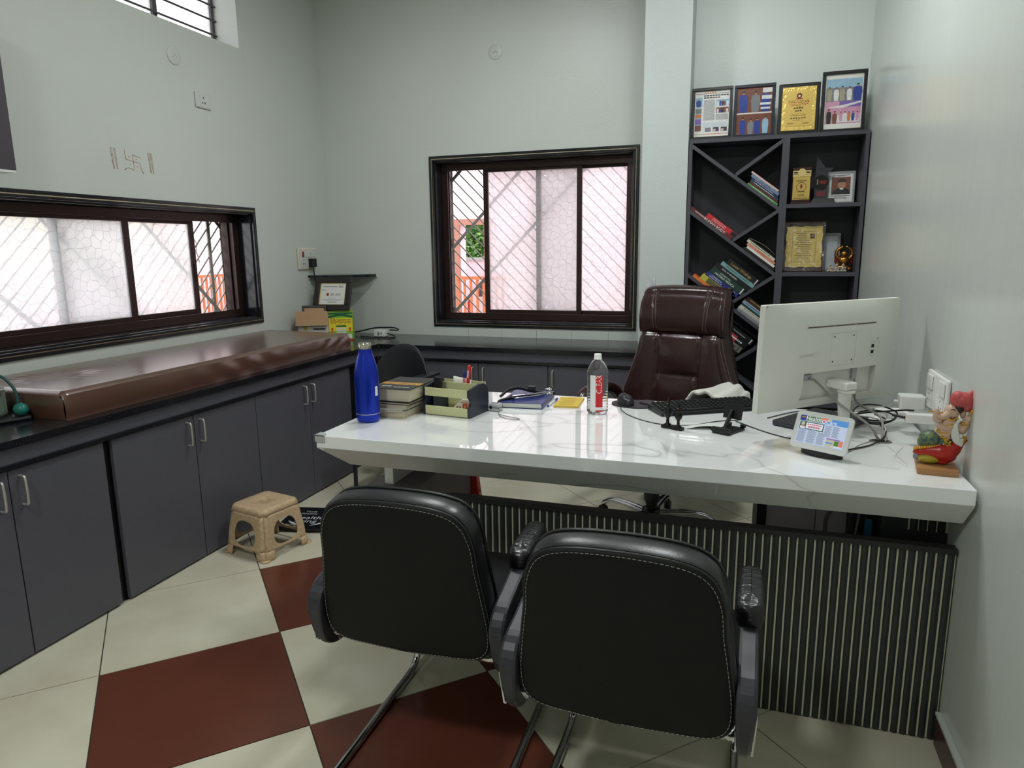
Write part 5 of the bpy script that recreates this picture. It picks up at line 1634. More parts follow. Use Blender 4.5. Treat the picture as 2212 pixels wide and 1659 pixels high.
MB().tube(spline([(-.435, 2.672, ZP + .006), (-.425, 2.62, ZP + .002), (-.385, 2.545, ZP + .0015), (-.32, 2.475, ZP + .0015), (-.245, 2.435, ZP + .0015), (-.15, 2.45, ZP + .0015), (-.06, 2.535, ZP + .0015), (.02, 2.58, ZP + .0015)], 8), .0016, 6).build('mouse_cable', RUB).name = 'mouse_cable'
tag(bpy.data.objects['mouse_cable'], 'black mouse cable running behind the phone stand and twin figurine', 'cable')
# keyboard
KA = math.radians(30.5)
c = thing('keyboard', 'black computer keyboard lying at an angle behind the phone stand', 'keyboard', (-.262, 2.552, ZP), KA)
KB = mat('keyboard_black', (26, 26, 29), .4)
m = MB(); m.add([(0, 0, 0), (.43, 0, 0), (.43, .138, 0), (0, .138, 0), (0, .004, .013), (.43, .004, .013), (.43, .134, .026), (0, .134, .026)],
                [(3, 2, 1, 0), (4, 5, 6, 7), (0, 1, 5, 4), (1, 2, 6, 5), (2, 3, 7, 6), (3, 0, 4, 7)]); kb = m.build('case', KB, c, bevel=.004)
key = None
for r_ in range(6):
    y = .012 + r_ * .0198
    x = .012
    while x < .412:
        w = .016
        if r_ == 0 and .10 < x < .20: w = .092
        if x + w > .418: break
        zk = .013 + (y - .004) / .13 * .013
        if w == .016:
            if key is None:
                km = MB(); km.add([(0, 0, 0), (.016, 0, 0), (.016, .0165, 0), (0, .0165, 0), (.002, .002, .006), (.014, .002, .006), (.014, .0145, .0065), (.002, .0145, .0065)], [(4, 5, 6, 7), (0, 1, 5, 4), (1, 2, 6, 5), (2, 3, 7, 6), (3, 0, 4, 7)])
                key = km.build('key', KB, kb); ko = key
            else:
                ko = key.copy(); COL.objects.link(ko); ko.parent = kb
        else:
            ko = MB().box(0, w, 0, .0165, 0, .006).build('key', KB, kb, bevel=.0015)
        ko.location = (x, y, zk); ko.rotation_euler = (.1, 0, 0)
        x += w + .0032
    
# twin dark figurines
c = thing('twin_figurine', 'black statuette of two standing robed figures on one bar', 'figurine', (-.208, 2.391, ZP), math.radians(-26))
BRZ = mat('blackened_metal', (22, 22, 21), .4, metal=.3)
MB().prism(rrect(-.042, .042, -.012, .012, .006), 0, .009).build('plinth', BRZ, c, bevel=.002)
for x, s in ((-.020, 1.0), (.022, .86)):
    m = MB(); m.X = T(x, 0, .009, s=s)
    m.lathe([(.013, 0), (.013, .004), (.006, .008), (.0055, .026), (.013, .036), (.016, .046), (.012, .054), (.0145, .060), (.008, .066), (.0055, .069), (.0075, .075), (.0065, .082), (.0045, .088), (.0015, .100), (.0005, .104)], 12)
    for q in (-1, 1): m.tube([(q * .013, 0, .058), (q * .0165, -.003, .046), (q * .008, -.010, .044)], .0032, 6)
    m.build('figure', BRZ, c)
    MB().ball((x, -.0062 * s, .009 + .078 * s), .0022).build('face_dot', mat('dot_yellow' if s == 1 else 'dot_orange', (214, 190, 70) if s == 1 else (196, 80, 40), .4), c)
# folding phone stand seen from behind
c = thing('phone_stand', 'black folding phone stand beside the smart display', 'phone stand', (-.022, 2.408, ZP), math.radians(-28))
MB().prism(rrect(-.034, .034, -.055, .055, .008), 0, .006).build('base', BLACK_PL, c, bevel=.001)
MB().box(-.034, .034, -.060, -.045, .0062, .022).build('front_lip', BLACK_PL, c, bevel=.003)
MB().bar((.0, -.030, .008), (.0, .022, .070), .016, .010, up=(1, 0, 0)).build('strut', BLACK_PL, c, bevel=.002)
m = MB(); m.X = T(0, .020, .040, rx=-.25)
m.prism(rrect(-.034, .034, -.002, .004, .001, 1), 0, .058); m.box(-.024, .024, .004, .008, .030, .046)
m.build('back_plate', BLACK_PL, c, bevel=.002)
for s in (-1, 1): MB().box(s * .026 - .008, s * .026 + .008, .044, .058, .0062, .018).build('hook', BLACK_PL, c, bevel=.002)
# curled sheet of paper under them
m = MB(); m.grid(lambda u, v: (-.11 + .22 * u, -.05 + .10 * v, .0008 + .012 * max(0, math.sin(PI * (u * 1.6 - .35))) * (1 - v) ** 2), 30, 8)
o = m.build('paper_sheet', mat('thin_white_paper', (206, 208, 204), .6), solid=.0004)
o.matrix_world = T(-.105, 2.455, ZP, rz=math.radians(8)); tag(o, 'thin white paper sheet with a curled edge under the twin figurine', 'paper')

# monitor seen from behind
MA = math.atan2(.44, .452)
MW, MH = .628, .346
mon = thing('monitor', 'white computer monitor seen from behind on a slim stand', 'monitor', M=T(.0606, 2.28, .905, rz=MA) @ Matrix.Rotation(math.radians(2), 4, 'X'))
MWH = mat('warm_white_plastic', (216, 216, 208), .42, var=.03, vscale=6)
MREC = mat('recess_white', (196, 194, 186), .5, var=.12, vscale=9)
def mface(u, v):
    x = MW * u; z = MH * v
    bul = .026 * max(0, (1 - abs(2 * u - 1) ** 4)) * max(0, (1 - abs(2 * v - 1) ** 4))
    return (x, -bul - .004, z)
rx0, rx1, rz0, rz1 = .165, .510, .030, .122
# rear cover in strips around the connector recess
m = MB()
def strip(u0, u1, v0, v1, nu, nv):
    m.grid(lambda a, b_: mface(u0 + (u1 - u0) * a, v0 + (v1 - v0) * b_), nu, nv)
a0, a1, b0, b1 = rx0 / MW, rx1 / MW, rz0 / MH, rz1 / MH
strip(0, a0, 0, 1, 14, 24); strip(a1, 1, 0, 1, 14, 24); strip(a0, a1, 0, b0, 20, 6); strip(a0, a1, b1, 1, 20, 18)
m.build('rear_cover', MWH, mon)
m = MB()
yr = .004
m.quad((rx0, yr, rz0), (rx1, yr, rz0), (rx1, yr, rz1), (rx0, yr, rz1))
def lip(p, q):
    A = mface(p[0] / MW, p[1] / MH); C_ = mface(q[0] / MW, q[1] / MH)
    m.quad(A, C_, (q[0], yr, q[1]), (p[0], yr, p[1]))
for k in range(10):
    f0, f1 = k / 10, (k + 1) / 10
    X0, X1 = rx0 + (rx1 - rx0) * f0, rx0 + (rx1 - rx0) * f1
    lip((X0, rz1), (X1, rz1)); lip((X1, rz0), (X0, rz0))
    Z0_, Z1_ = rz0 + (rz1 - rz0) * f0, rz0 + (rz1 - rz0) * f1
    lip((rx0, Z0_), (rx0, Z1_)); lip((rx1, Z1_), (rx1, Z0_))
m.build('connector_recess', MREC, mon)
MB().box(0, MW, -.004, .020, 0, MH).build('bezel', MWH, mon, bevel=.003)
MB().box(.006, MW - .006, .0202, .0208, .006, MH - .006).build('screen', mat('dark_screen', (14, 15, 17), .12), mon)
def on(x, z, d=.0008):
    return mface(x / MW, z / MH)[1] - d
m = MB()
for (z0_, x0_, x1_) in ((.268, .165, .488),):
    m.grid(lambda u, v: (x0_ + (x1_ - x0_) * u, on(x0_ + (x1_ - x0_) * u, z0_), z0_ + .005 * v), 20, 1)
m.build('vent_slot', mat('vent_beige', (150, 138, 122), .6), mon)
m = MB()
for k in range(56):
    x = .170 + k * .0056
    if 18 < k < 22 or 36 < k < 39: continue
    m.rect(x, x + .0034, .2695, .2722, on(x, .27, .0014))
for (x, z) in ((.285, .232), (.375, .232), (.285, .150), (.375, .150)):
    m.rect(x, x + .005, z, z + .005, on(x, z, .001))
for z in (.166, .186): m.rect(.472, .486, z, z + .011, on(.48, z, .001))
m.rect(.500, .5022, .212, .219, on(.5, .215, .001))
m.build('vents_and_screws', BLACK_PL, mon, kind='stuff')
m = MB()
def outl(x0_, x1_, z0_, z1_, t=.0009):
    for (A, B_, C_, D_) in ((x0_, x1_, z0_, z0_ + t), (x0_, x1_, z1_ - t, z1_), (x0_, x0_ + t, z0_, z1_), (x1_ - t, x1_, z0_, z1_)):
        m.grid(lambda u, v: (A + (B_ - A) * u, on(A + (B_ - A) * u, C_ + (D_ - C_) * v, .0006), C_ + (D_ - C_) * v), 8, 1)
outl(.275, .392, .138, .246); outl(.468, .512, .158, .206)
m.build('panel_lines', mat('seam_grey', (176, 174, 166), .6), mon, kind='stuff')
m = MB(); m.text('SAMSUNG', Matrix.Translation((.172, on(.172, .180, .0012), .180)), .0165); m.build('embossed_name', mat('emboss_white', (200, 200, 192), .45), mon)
m = MB()
for k in range(7): m.rect(.378, .392 + .003 * (k % 3), .104 - k * .008, .1065 - k * .008, yr - .0008)
m.rect(.394, .418, .050, .055, yr - .0008); m.rect(.440, .444, .066, .104, yr - .0008); m.rect(.449, .452, .07, .10, yr - .0008)
m.build('rating_label', mat('label_ink', (60, 60, 58), .6), mon, kind='stuff')
m = MB(); m.box(.268, .366, yr - .004, yr, .040, .114); m.build('stand_plate', MWH, mon, bevel=.004)
# plugs in the recess
m = MB(); m.box(.186, .222, -.012, .0035, .092, .112); m.build('signal_plug', GREYP, mon, bevel=.003)
m = MB(); m.box(.412, .436, -.014, .0035, .078, .118); m.build('power_plug', GREYP, mon, bevel=.003)
# stand: head, collar, twisted neck, foot
m = MB(); m.box(.300, .352, -.085, -.0005, .062, .088); m.build('hinge_head', WHITE_PL, mon, bevel=.005)
m = MB(); m.X = T(.330, -.062, .050); m.lathe([(.026, 0), (.028, .002), (.028, .009), (.026, .0115)], 20); m.build('collar', MWH, mon)
m = MB()
zb_ = -.0935
m.grid(lambda u, v: (.330 + (.021 + .006 * v) * math.cos(2 * PI * u + .5 * v) + .022 * (1 - v) ** 2, -.062 + (.010 + .008 * v) * math.sin(2 * PI * u + .5 * v) + .004, zb_ + (.050 - zb_) * v), 20, 12)
m.build('neck', MWH, mon)
# laptop
c = thing('laptop', 'closed dark grey laptop lying on the desk under the monitor', 'laptop', (.119, 2.536, ZP), math.radians(57))
SPACE = mat('space_grey', (72, 74, 80), .38, metal=.5)
m = MB(); m.X = T(0, 0, .003); m.prism(rrect(0, .300, -.205, 0, .012), 0, .0085); m.build('base', SPACE, c, bevel=.002)
m = MB(); m.X = T(0, 0, .0118); m.prism(rrect(0, .300, -.205, 0, .012), 0, .005); m.build('lid', SPACE, c, bevel=.0015)
for x in (.02, .28):
    for y in (-.19, -.015): MB().lathe([(.006, 0), (.006, .0029)], 10, cx=x, cy=y).build('foot', RUB, c)
# small white box at the far corner
c = thing('router', 'flat white router box in the far right desk corner', 'router', (.543, 2.785, ZP), math.radians(4))
MB().box(-.05, .05, -.035, .035, 0, .026).build('case', WHITE_PL, c, bevel=.004)
m = MB(); disc2 = [(.008 * math.cos(2 * PI * k / 14), .006 * math.sin(2 * PI * k / 14)) for k in range(14)]; m.prism(disc2, .0262, .0266); m.build('logo_mark', P_GREY, c)

# smart display
c = thing('smart_display', 'white-framed smart display showing a health care page on the desk', 'smart display', (.233, 2.165, ZP), math.radians(-31))
m = MB(); m.prism([(p[0], p[1]) for p in arc(0, .035, .062, 0, 2 * PI, 28, .034)][:-1], 0, .018); m.build('base', BLACK_PL, c, bevel=.003)
TD = Matrix.Translation((0, -.002, .020)) @ Matrix.Rotation(math.radians(-24), 4, 'X')
m = MB(); m.X = TD @ Matrix.Rotation(PI / 2, 4, 'X'); m.prism(rrect(-.085, .085, 0, .115, .012), -.008, .0); m.build('frame', mat('pale_grey_frame', (206, 206, 204), .35), c, bevel=.002)
def scr(name, col, e=1.0):
    return mat('screen_' + name, (0, 0, 0), .2, emit=col, estr=.75)
S = [scr('white', (206, 222, 246)), scr('sky', (96, 160, 226)), scr('navy', (56, 72, 140)), scr('green', (60, 104, 92)), scr('leaf', (96, 130, 84)), scr('red', (206, 110, 120)), scr('text', (84, 96, 120)), scr('violet', (170, 130, 196)), scr('cream', (206, 202, 176)), scr('salmon', (236, 140, 120)), scr('lime', (90, 140, 60)), scr('bright', (238, 244, 255)), scr('amber', (190, 130, 80)), scr('yellow', (220, 206, 110))]
m = MB(); m.X = TD
SX, SZ0, SZ1 = .072, .016, .101
Xs = lambda f: -SX + 2 * SX * f
Zs = lambda f: SZ0 + (SZ1 - SZ0) * f
y0_ = -.0006
m.rect(Xs(0), Xs(1), Zs(0), Zs(1), y0_, 0)
m.rect(Xs(0), Xs(1), Zs(.80), Zs(1), y0_ - .0002, 1); m.rect(Xs(.42), Xs(.66), Zs(.90), Zs(1), y0_ - .0003, 8); m.rect(Xs(.45), Xs(.58), Zs(.93), Zs(1), y0_ - .0004, 9)
m.rect(Xs(0), Xs(.13), Zs(.80), Zs(1), y0_ - .0003, 2); m.rect(Xs(.02), Xs(.11), Zs(.91), Zs(.95), y0_ - .0004, 12)
m.rect(Xs(.14), Xs(.44), Zs(.81), Zs(.99), y0_ - .0003, 13); m.rect(Xs(.145), Xs(.435), Zs(.82), Zs(.98), y0_ - .0004, 4)
m.text('Health', Matrix.Translation((Xs(.285), y0_ - .0008, Zs(.90))), .0175, 11, bold=.012)
m.text('Care', Matrix.Translation((Xs(.66), y0_ - .0008, Zs(.87))), .0165, 11, bold=.012)
disc(m, Xs(.505), Zs(.87), .0065, y0_ - .0007, 11, 6); disc(m, Xs(.505), Zs(.87), .004, y0_ - .0009, 5, 6)
m.rect(Xs(.02), Xs(.53), Zs(.50), Zs(.78), y0_ - .0003, 3); m.rect(Xs(.155), Xs(.51), Zs(.53), Zs(.75), y0_ - .0005, 11)
m.rect(Xs(.035), Xs(.14), Zs(.52), Zs(.60), y0_ - .0005, 11); disc(m, Xs(.088), Zs(.66), .0062, y0_ - .0006, 12, 14); disc(m, Xs(.088), Zs(.70), .0056, y0_ - .0007, 8, 14)
for k in range(7): m.rect(Xs(.18 + k * .044), Xs(.215 + k * .044), Zs(.67), Zs(.71), y0_ - .0007, 5)
for k in range(5): m.rect(Xs(.21 + k * .05), Xs(.25 + k * .05), Zs(.57), Zs(.63), y0_ - .0007, 5)
disc(m, Xs(.50), Zs(.49), .0045, y0_ - .0007, 3, 14); disc(m, Xs(.50), Zs(.48), .0028, y0_ - .0008, 11, 12)
for col_, (xa, xb, zt2) in enumerate(((.02, .20, .46), (.23, .42, .46), (.44, .60, .44), (.56, .70, .74), (.72, .86, .74))):
    zr = zt2
    lim = .03 if col_ < 3 else .36
    k = 0
    while zr > lim:
        m.rect(Xs(xa), Xs(xb - .03 * ((k * 7) % 3) / 2), Zs(zr), Zs(zr) + .0009, y0_ - .0004, 6); zr -= .030; k += 1
m.rect(Xs(.64), Xs(.92), Zs(.28), Zs(.33), y0_ - .0005, 7); m.rect(Xs(.64), Xs(.82), Zs(.02), Zs(.28), y0_ - .0004, 8); m.rect(Xs(.64), Xs(.78), Zs(.14), Zs(.19), y0_ - .0006, 1)
m.rect(Xs(.81), Xs(.90), Zs(.10), Zs(.27), y0_ - .0006, 10); m.rect(Xs(.905), Xs(.985), Zs(.09), Zs(.29), y0_ - .0006, 9)
m.rect(Xs(.76), Xs(.94), Zs(.05), Zs(.075), y0_ - .0006, 11)
m.build('screen', S, c, kind='stuff')
m = MB(); m.X = TD
for x in (-.03, 0, .022): m.rect(x, x + .0014, .107, .1084, -.0006)
m.build('sensor_dots', BLACK_PL, c)

# grommet and cables
c = thing('cable_grommet', 'oval steel cable grommet set into the desk behind the display', 'grommet', (.445, 2.405, ZP))
m = MB(); m.lathe([(.033, 0), (.033, .002), (.030, .003), (.024, .003), (.024, .0005)], 28, sy=.72); m.build('rim', mat('brushed_steel', (150, 146, 138), .3, metal=1), c)
m = MB(); m.prism([(p[0], p[1]) for p in arc(0, 0, .024, 0, 2 * PI, 20, .016)][:-1], .0003, .0010); m.build('opening', BLACK_PL, c)
def cable(name, label, pts, r, m_, n=7):
    o = MB().tube(spline(pts, n), r, 7).build(name, m_); return tag(o, label, 'cable', 'cables behind the monitor')
MM = mon.matrix_world
def onmon(x, y, z):
    p = MM @ Vector((x, y, z)); return (p.x, p.y, p.z)
GRC = mat('grey_cable', (136, 134, 128), .5); WHC = mat('white_cable', (216, 212, 204), .5)
cable('signal_cable', 'grey cable from the left monitor plug down into the grommet', [onmon(.206, -.012, .100), onmon(.225, -.030, .090), onmon(.27, -.075, .03), (.40, 2.385, .87), (.432, 2.395, .826), (.442, 2.403, ZP + .001)], .0042, GRC)
cable('power_cable', 'grey cable from the right monitor plug curving down to the grommet', [onmon(.424, -.014, .080), onmon(.424, -.022, .05), onmon(.430, -.03, .0), (.455, 2.50, .87), (.452, 2.43, .83), (.449, 2.408, ZP + .001)], .0040, GRC)
zc_ = ZP + .003
cable('charger_cable', 'black charger cable from the wall plug to the tangle behind the display', [(.545, 2.475, .903), (.53, 2.52, .893), (.50, 2.60, .87), (.47, 2.66, .852), (.43, 2.66, .845), (.40, 2.62, .846), (.44, 2.57, .84), (.49, 2.60, .84), (.47, 2.68, .838)], .0030, RUB)
cable('black_coiled_cable', 'black cable looped in a tangle on the laptop', [(.385, 2.63, .845), (.42, 2.70, .862), (.48, 2.70, .868), (.53, 2.64, .858), (.50, 2.56, .846), (.44, 2.55, .838), (.40, 2.60, .842), (.43, 2.67, .850), (.50, 2.67, .852), (.52, 2.60, .846), (.46, 2.53, .838), (.40, 2.56, .838)], .0028, RUB)
cable('black_display_cable', 'black cable running from the tangle to the smart display', [(.46, 2.52, .838), (.468, 2.46, .832), (.45, 2.40, .822), (.41, 2.345, zc_), (.36, 2.29, zc_), (.31, 2.245, zc_), (.285, 2.235, zc_)], .0026, RUB)
cable('white_tangled_cable', 'white thin cable tangled with the black ones behind the monitor', [(.545, 2.60, .920), (.52, 2.63, .89), (.47, 2.70, .858), (.41, 2.69, .848), (.42, 2.60, .84), (.48, 2.58, .842), (.50, 2.66, .846), (.45, 2.72, .842), (.38, 2.70, .838)], .0020, WHC)
cable('white_grommet_cable', 'white cable dropping into the right of the grommet', [(.43, 2.60, .846), (.462, 2.55, .848), (.468, 2.48, .838), (.463, 2.43, .822), (.460, 2.408, ZP + .001)], .0022, WHC)
cable('white_thread_cable', 'thin white wire lying across the desk beside the grommet', [(.470, 2.40, zc_), (.50, 2.36, ZP + .0015), (.47, 2.28, ZP + .0015), (.45, 2.2, ZP + .0015), (.47, 2.13, ZP + .0015)], .0008, WHC)
cable('grey_thin_cable', 'thin grey wire from the display to the grommet', [(.300, 2.20, ZP + .0015), (.34, 2.26, ZP + .0015), (.37, 2.33, ZP + .0015), (.41, 2.385, ZP + .0015), (.428, 2.400, ZP + .0015)], .0012, GRC)
cable('keyboard_cable', 'black keyboard cable passing behind the monitor foot', [(.0, 2.55, ZP + .0025), (.06, 2.47, ZP + .0016), (.11, 2.41, ZP + .0016), (.17, 2.36, ZP + .0016), (.24, 2.345, ZP + .0016), (.30, 2.36, ZP + .0016), (.35, 2.37, ZP + .0016)], .0018, RUB)
cable('far_black_cable', 'black cable lying along the far desk edge under the monitor', [(.11, 2.63, ZP + .0022), (.16, 2.70, ZP + .0022), (.215, 2.765, ZP + .0022), (.28, 2.812, ZP + .0022)], .0018, RUB)

# painted elephant-headed idol
c = thing('idol', 'painted elephant-headed idol with a red turban on a wooden base by the wall', 'idol', (.535, 2.135, ZP), math.radians(-6))
K = .000163
def q(x, z, y=0.0):
    return ((x - 470) * K, y, (1440 - z) * K + .018)
def IM(n, col_, rough=.35, **kw):
    return mat('idol_' + n, col_, rough, **kw)
SKIN, IRED, PINKR, IGOLD, ISCARF, IBLUE, IYEL, IDK = (IM('beige', (196, 164, 142)), IM('red', (176, 34, 26), .28, var=.2, vscale=120), IM('turban', (196, 84, 84), .4, var=.2, vscale=80), IM('gold', (198, 150, 52), .3, metal=.5), IM('scarf', (206, 208, 200)),
    IM('bluegreen', (24, 62, 96), .4, var=1, vscale=150, col2=(116, 128, 40)), IM('yellow', (176, 160, 40), .5, var=.4, vscale=120, stretch=(1, 1, 6)), IM('dark', (40, 34, 34)))
m = MB(); m.X = T(0, .01, 0); m.prism([(-.048, -.075), (.050, -.072), (.052, .072), (-.040, .078)], 0, .0178); m.build('wooden_base', mat('idol_wood', (168, 122, 76), .5, var=.2, vscale=12, stretch=(1, 8, 1)), c, bevel=.002)
m = MB()
pts = [q(150, 1230), q(260, 1260), q(420, 1240), q(560, 1230), q(700, 1150), q(800, 1060), q(900, 990)]
m.tube(spline(pts, 4), [.010, .012, .014, .016, .018, .020, .022, .024, .026, .028, .030, .031, .031, .030, .029, .027, .025, .022, .019, .016, .013, .010, .007, .004, .002], 12)
m.ball(q(600, 1290), .024, sc=(1.25, 1.1, .85)); m.ball(q(560, 1380), .018, sc=(1.2, 1.2, .6))
m.build('red_seat', IRED, c)
m = MB(); m.ball(q(370, 1350, -.012), .025, sc=(1.15, .7, .55)); m.build('yellow_leaf', IYEL, c)
m = MB(); m.ball(q(190, 1340, -.006), .010); m.ball(q(250, 1320, -.004), .011, sc=(1.3, 1, .8)); m.build('mouse_mount', IM('grey', (120, 122, 132)), c)
m = MB(); m.ball(q(370, 1000, -.002), .028, sc=(1.05, 1.0, .82)); m.ball(q(300, 1080, .004), .020); m.ball(q(560, 1030), .022); m.build('dhoti', IBLUE, c)
m = MB()
rd = random.Random(2)
for k in range(16):
    m.ball(q(500 + rd.uniform(0, 150), 940 + rd.uniform(0, 140), -.021), .0032)
for k in range(12):
    m.ball(q(150 + 35 * k, 1190 - 9 * k, -.014), .0048)
m.tube(spline([q(430, 830, -.018), q(500, 870, -.02), q(600, 860, -.018)], 4), .0035, 7); m.tube(spline([q(560, 640, -.014), q(640, 650, -.018), q(720, 600, -.012)], 4), .0032, 7)
for (x, z) in ((580, 730), (630, 720), (900, 500), (910, 470), (930, 455)): m.ball(q(x, z, -.016), .0048)
m.tube([q(285, 528, -.012), q(520, 545, -.008)], .0022, 7)
m.tube([q(780, 690, -.012), q(880, 720, -.010)], .0045, 8)
m.tube(spline([q(800, 1090, -.002), q(840, 1020, -.006), q(860, 920, -.004)], 4), .0055, 8)
m.build('gold_ornaments', IGOLD, c, kind='stuff')
m = MB()
m.tube(spline([q(560, 980), q(560, 860), q(590, 740), q(640, 640)], 5), [.020] * 4 + [.022] * 6 + [.020] * 6, 12)
m.ball(q(640, 520), .0190, sc=(1, 1, 1.1)); m.ball(q(520, 880, -.004), .019)
m.tube(spline([q(590, 540, -.010), q(520, 600, -.014), q(460, 600, -.016), q(430, 560, -.016)], 5), [.011 - .0004 * k for k in range(16)], 10)
m.tube(spline([q(700, 640), q(640, 760, -.012), q(540, 790, -.018), q(450, 740, -.018)], 5), .0085, 9)
m.tube(spline([q(480, 680, -.010), q(410, 660, -.014), q(400, 560, -.014)], 5), .0075, 9)
m.ball(q(410, 530, -.014), .009, sc=(.8, .8, 1.3))
m.tube(spline([q(720, 700), q(790, 830), q(840, 760, -.004), q(860, 640, -.006)], 5), [.012] * 8 + [.010] * 8, 9)
m.ball(q(880, 610, -.008), .010); m.ball(q(800, 520, .002), .014, sc=(.55, .45, 1.3))
m.build('body', SKIN, c)
m = MB(); m.tube(spline([q(600, 470, -.0185), q(640, 455, -.0205), q(665, 475, -.0195)], 4), .0012, 6); m.ball(q(730, 450, .0), .016, sc=(.9, 1.05, .9)); m.build('eye_and_hair', IDK, c)
m = MB()
m.ball(q(760, 310), .029, sc=(1.0, .85, .78)); m.ball(q(700, 270, -.004), .018); m.ball(q(850, 350, .0), .022, sc=(.8, .8, 1.2))
for k in range(7): m.tube(spline([q(700 + 10 * k, 240 - 4 * k, -.014), q(760 + 16 * k, 300, -.026 + .002 * k), q(800 + 14 * k, 400, -.016 + .002 * k)], 4), .0028, 6)
m.tube(spline([q(850, 230), q(900, 180), q(940, 120), q(985, 85)], 5), [.009 - .0005 * k for k in range(16)], 8)
m.build('turban', PINKR, c)
m = MB()
for k in range(4):
    o = k * 24
    m.tube(spline([q(760 - o * .3, 640, -.010), q(690 + o * .3, 740, -.014), q(675 + o, 900, -.016), q(720 + o * .6, 1010 - o * .4, -.016), q(820, 1070 - o * 1.4, -.012)], 5), .0052, 7)
m.build('scarf', ISCARF, c)
# wall switch plate with chargers
c = thing('switch_board', 'white switch and socket plate on the right wall above the desk', 'switch board', (XR - .0008, 2.435, .970), -PI / 2)
# local x runs towards the room's front... plate in local x-z, facing -y
m = MB(); m.box(-.117, .117, -.012, 0, -.061, .061); m.build('plate', WHITE_PL, c, bevel=.006)
for k, x in enumerate((-.085, -.05, .055, .09)):
    MB().box(x - .014, x + .014, -.018, -.0122, .004, .050).build('switch', WHITE_PL, c, bevel=.003)
for x in (-.065, .07):
    m = MB(); m.box(x - .030, x + .030, -.0145, -.0122, -.056, -.002, 0); 
    for (a, b_) in ((0, -.012), (-.010, -.032), (.010, -.032)): m.rect(x + a - .003, x + a + .003, b_ - .003, b_ + .003, -.0150, 1)
    m.build('socket', [WHITE_PL, BLACK_PL], c)
c = thing('white_charger', 'square white phone charger plugged into the right wall socket', 'charger', (.5445, 2.545, .918))
MB().box(-.032, .0435, -.026, .026, -.024, .024).build('body', WHITE_PL, c, bevel=.006)
MB().tube([(-.033, .0, 0), (-.045, .0, 0)], .004, 8).build('plug_lead', WHITE_PL, c)
c = thing('charger_with_black_lead', 'white charger block with a black lead plugged beside the idol', 'charger', (.5520, 2.395, .896))
MB().box(-.046, .0360, -.016, .016, -.014, .014).build('body', WHITE_PL, c, bevel=.003)
MB().tube([(-.0465, 0, 0), (-.078, .02, .002)], .0042, 8).build('strain_relief', RUB, c)
# ---------------------------------------------------------------- things on the walls and the counter
XW = XL + .0006
# painted-over round junction covers
for lab, M_ in (('painted-over round junction cover on the left wall under the ventilator', T(XW, 3.326, 2.512, rz=PI / 2)), ('painted-over round junction cover high on the back wall', T(-1.671, YB - .0006, 2.75))):
    c = thing('junction_cover', lab, 'junction cover', group='round junction covers', M=M_)
    m = MB(); m.X = Matrix.Rotation(PI / 2, 4, 'X'); m.lathe([(.050, 0), (.050, .003), (.047, .0055), (.02, .0062)], 32); m.build('cover', PAINT, c)
    m = MB()
    for (a, b_) in ((.002, .004), (-.010, -.006), (.012, -.006)): m.rect(a - .002, a + .002, b_ - .002, b_ + .002, -.0068)
    m.build('screw_holes', BLACK_PL, c, kind='stuff')
OLDW = mat('old_white_plastic', (206, 208, 204), .4, var=.08, vscale=60)
c = thing('wall_socket', 'old white three-pin wall socket on the left wall', 'socket', M=T(XW, 3.516, 2.310, rz=PI / 2))
MB().box(-.062, .062, -.012, 0, -.044, .044).build('plate', OLDW, c, bevel=.008)
m = MB(); m.box(-.030, .050, -.0135, -.0122, -.030, .026); m.build('insert', OLDW, c, bevel=.001)
m = MB()
for (a, b_) in ((-.004, .014), (-.013, -.014), (.006, -.014)): m.box(a - .0035, a + .0035, -.0142, -.0136, b_ - .0045, b_ + .0045)
m.build('pin_holes', BLACK_PL, c, kind='stuff')
c = thing('power_point', 'white switched socket board with a red indicator by the corner', 'switch board', M=T(XW, 4.436, 1.383, rz=PI / 2))
MB().box(-.108, .108, -.016, 0, -.078, .078).build('frame', mat('cream_old_plate', (212, 208, 192), .45, var=.12, vscale=40), c, bevel=.012)
MB().box(-.080, .080, -.019, -.0162, -.058, .058).build('plate', OLDW, c, bevel=.002)
for x in (-.028, .012, .046, .068):
    MB().box(x - .012, x + .012, -.0235, -.0192, .012, .052).build('switch', OLDW, c, bevel=.003)
MB().box(-.066, -.050, -.0225, -.0192, .012, .052).build('indicator', mat('red_indicator', (128, 20, 30), .3), c)
m = MB()
for (a, b_) in ((-.050, -.012), (-.060, -.036), (-.040, -.036)): m.box(a - .004, a + .004, -.0200, -.0193, b_ - .004, b_ + .004)
m.build('pin_holes', BLACK_PL, c, kind='stuff')
p = thing('power_plug', 'black three-pin plug and lead in the corner switch board', 'plug', M=T(XW + .0205, 4.462, 1.352, rz=PI / 2))
MB().prism(rrect(-.026, .026, -.042, 0, .010), -.030, .032).build('body', RUB, p, bevel=.006)
MB().tube(spline([(0, -.022, -.030), (.006, -.026, -.10), (.022, -.024, -.20), (.036, -.022, -.29), (.042, -.020, -.36)], 6), .0045, 8).build('lead', RUB, p)
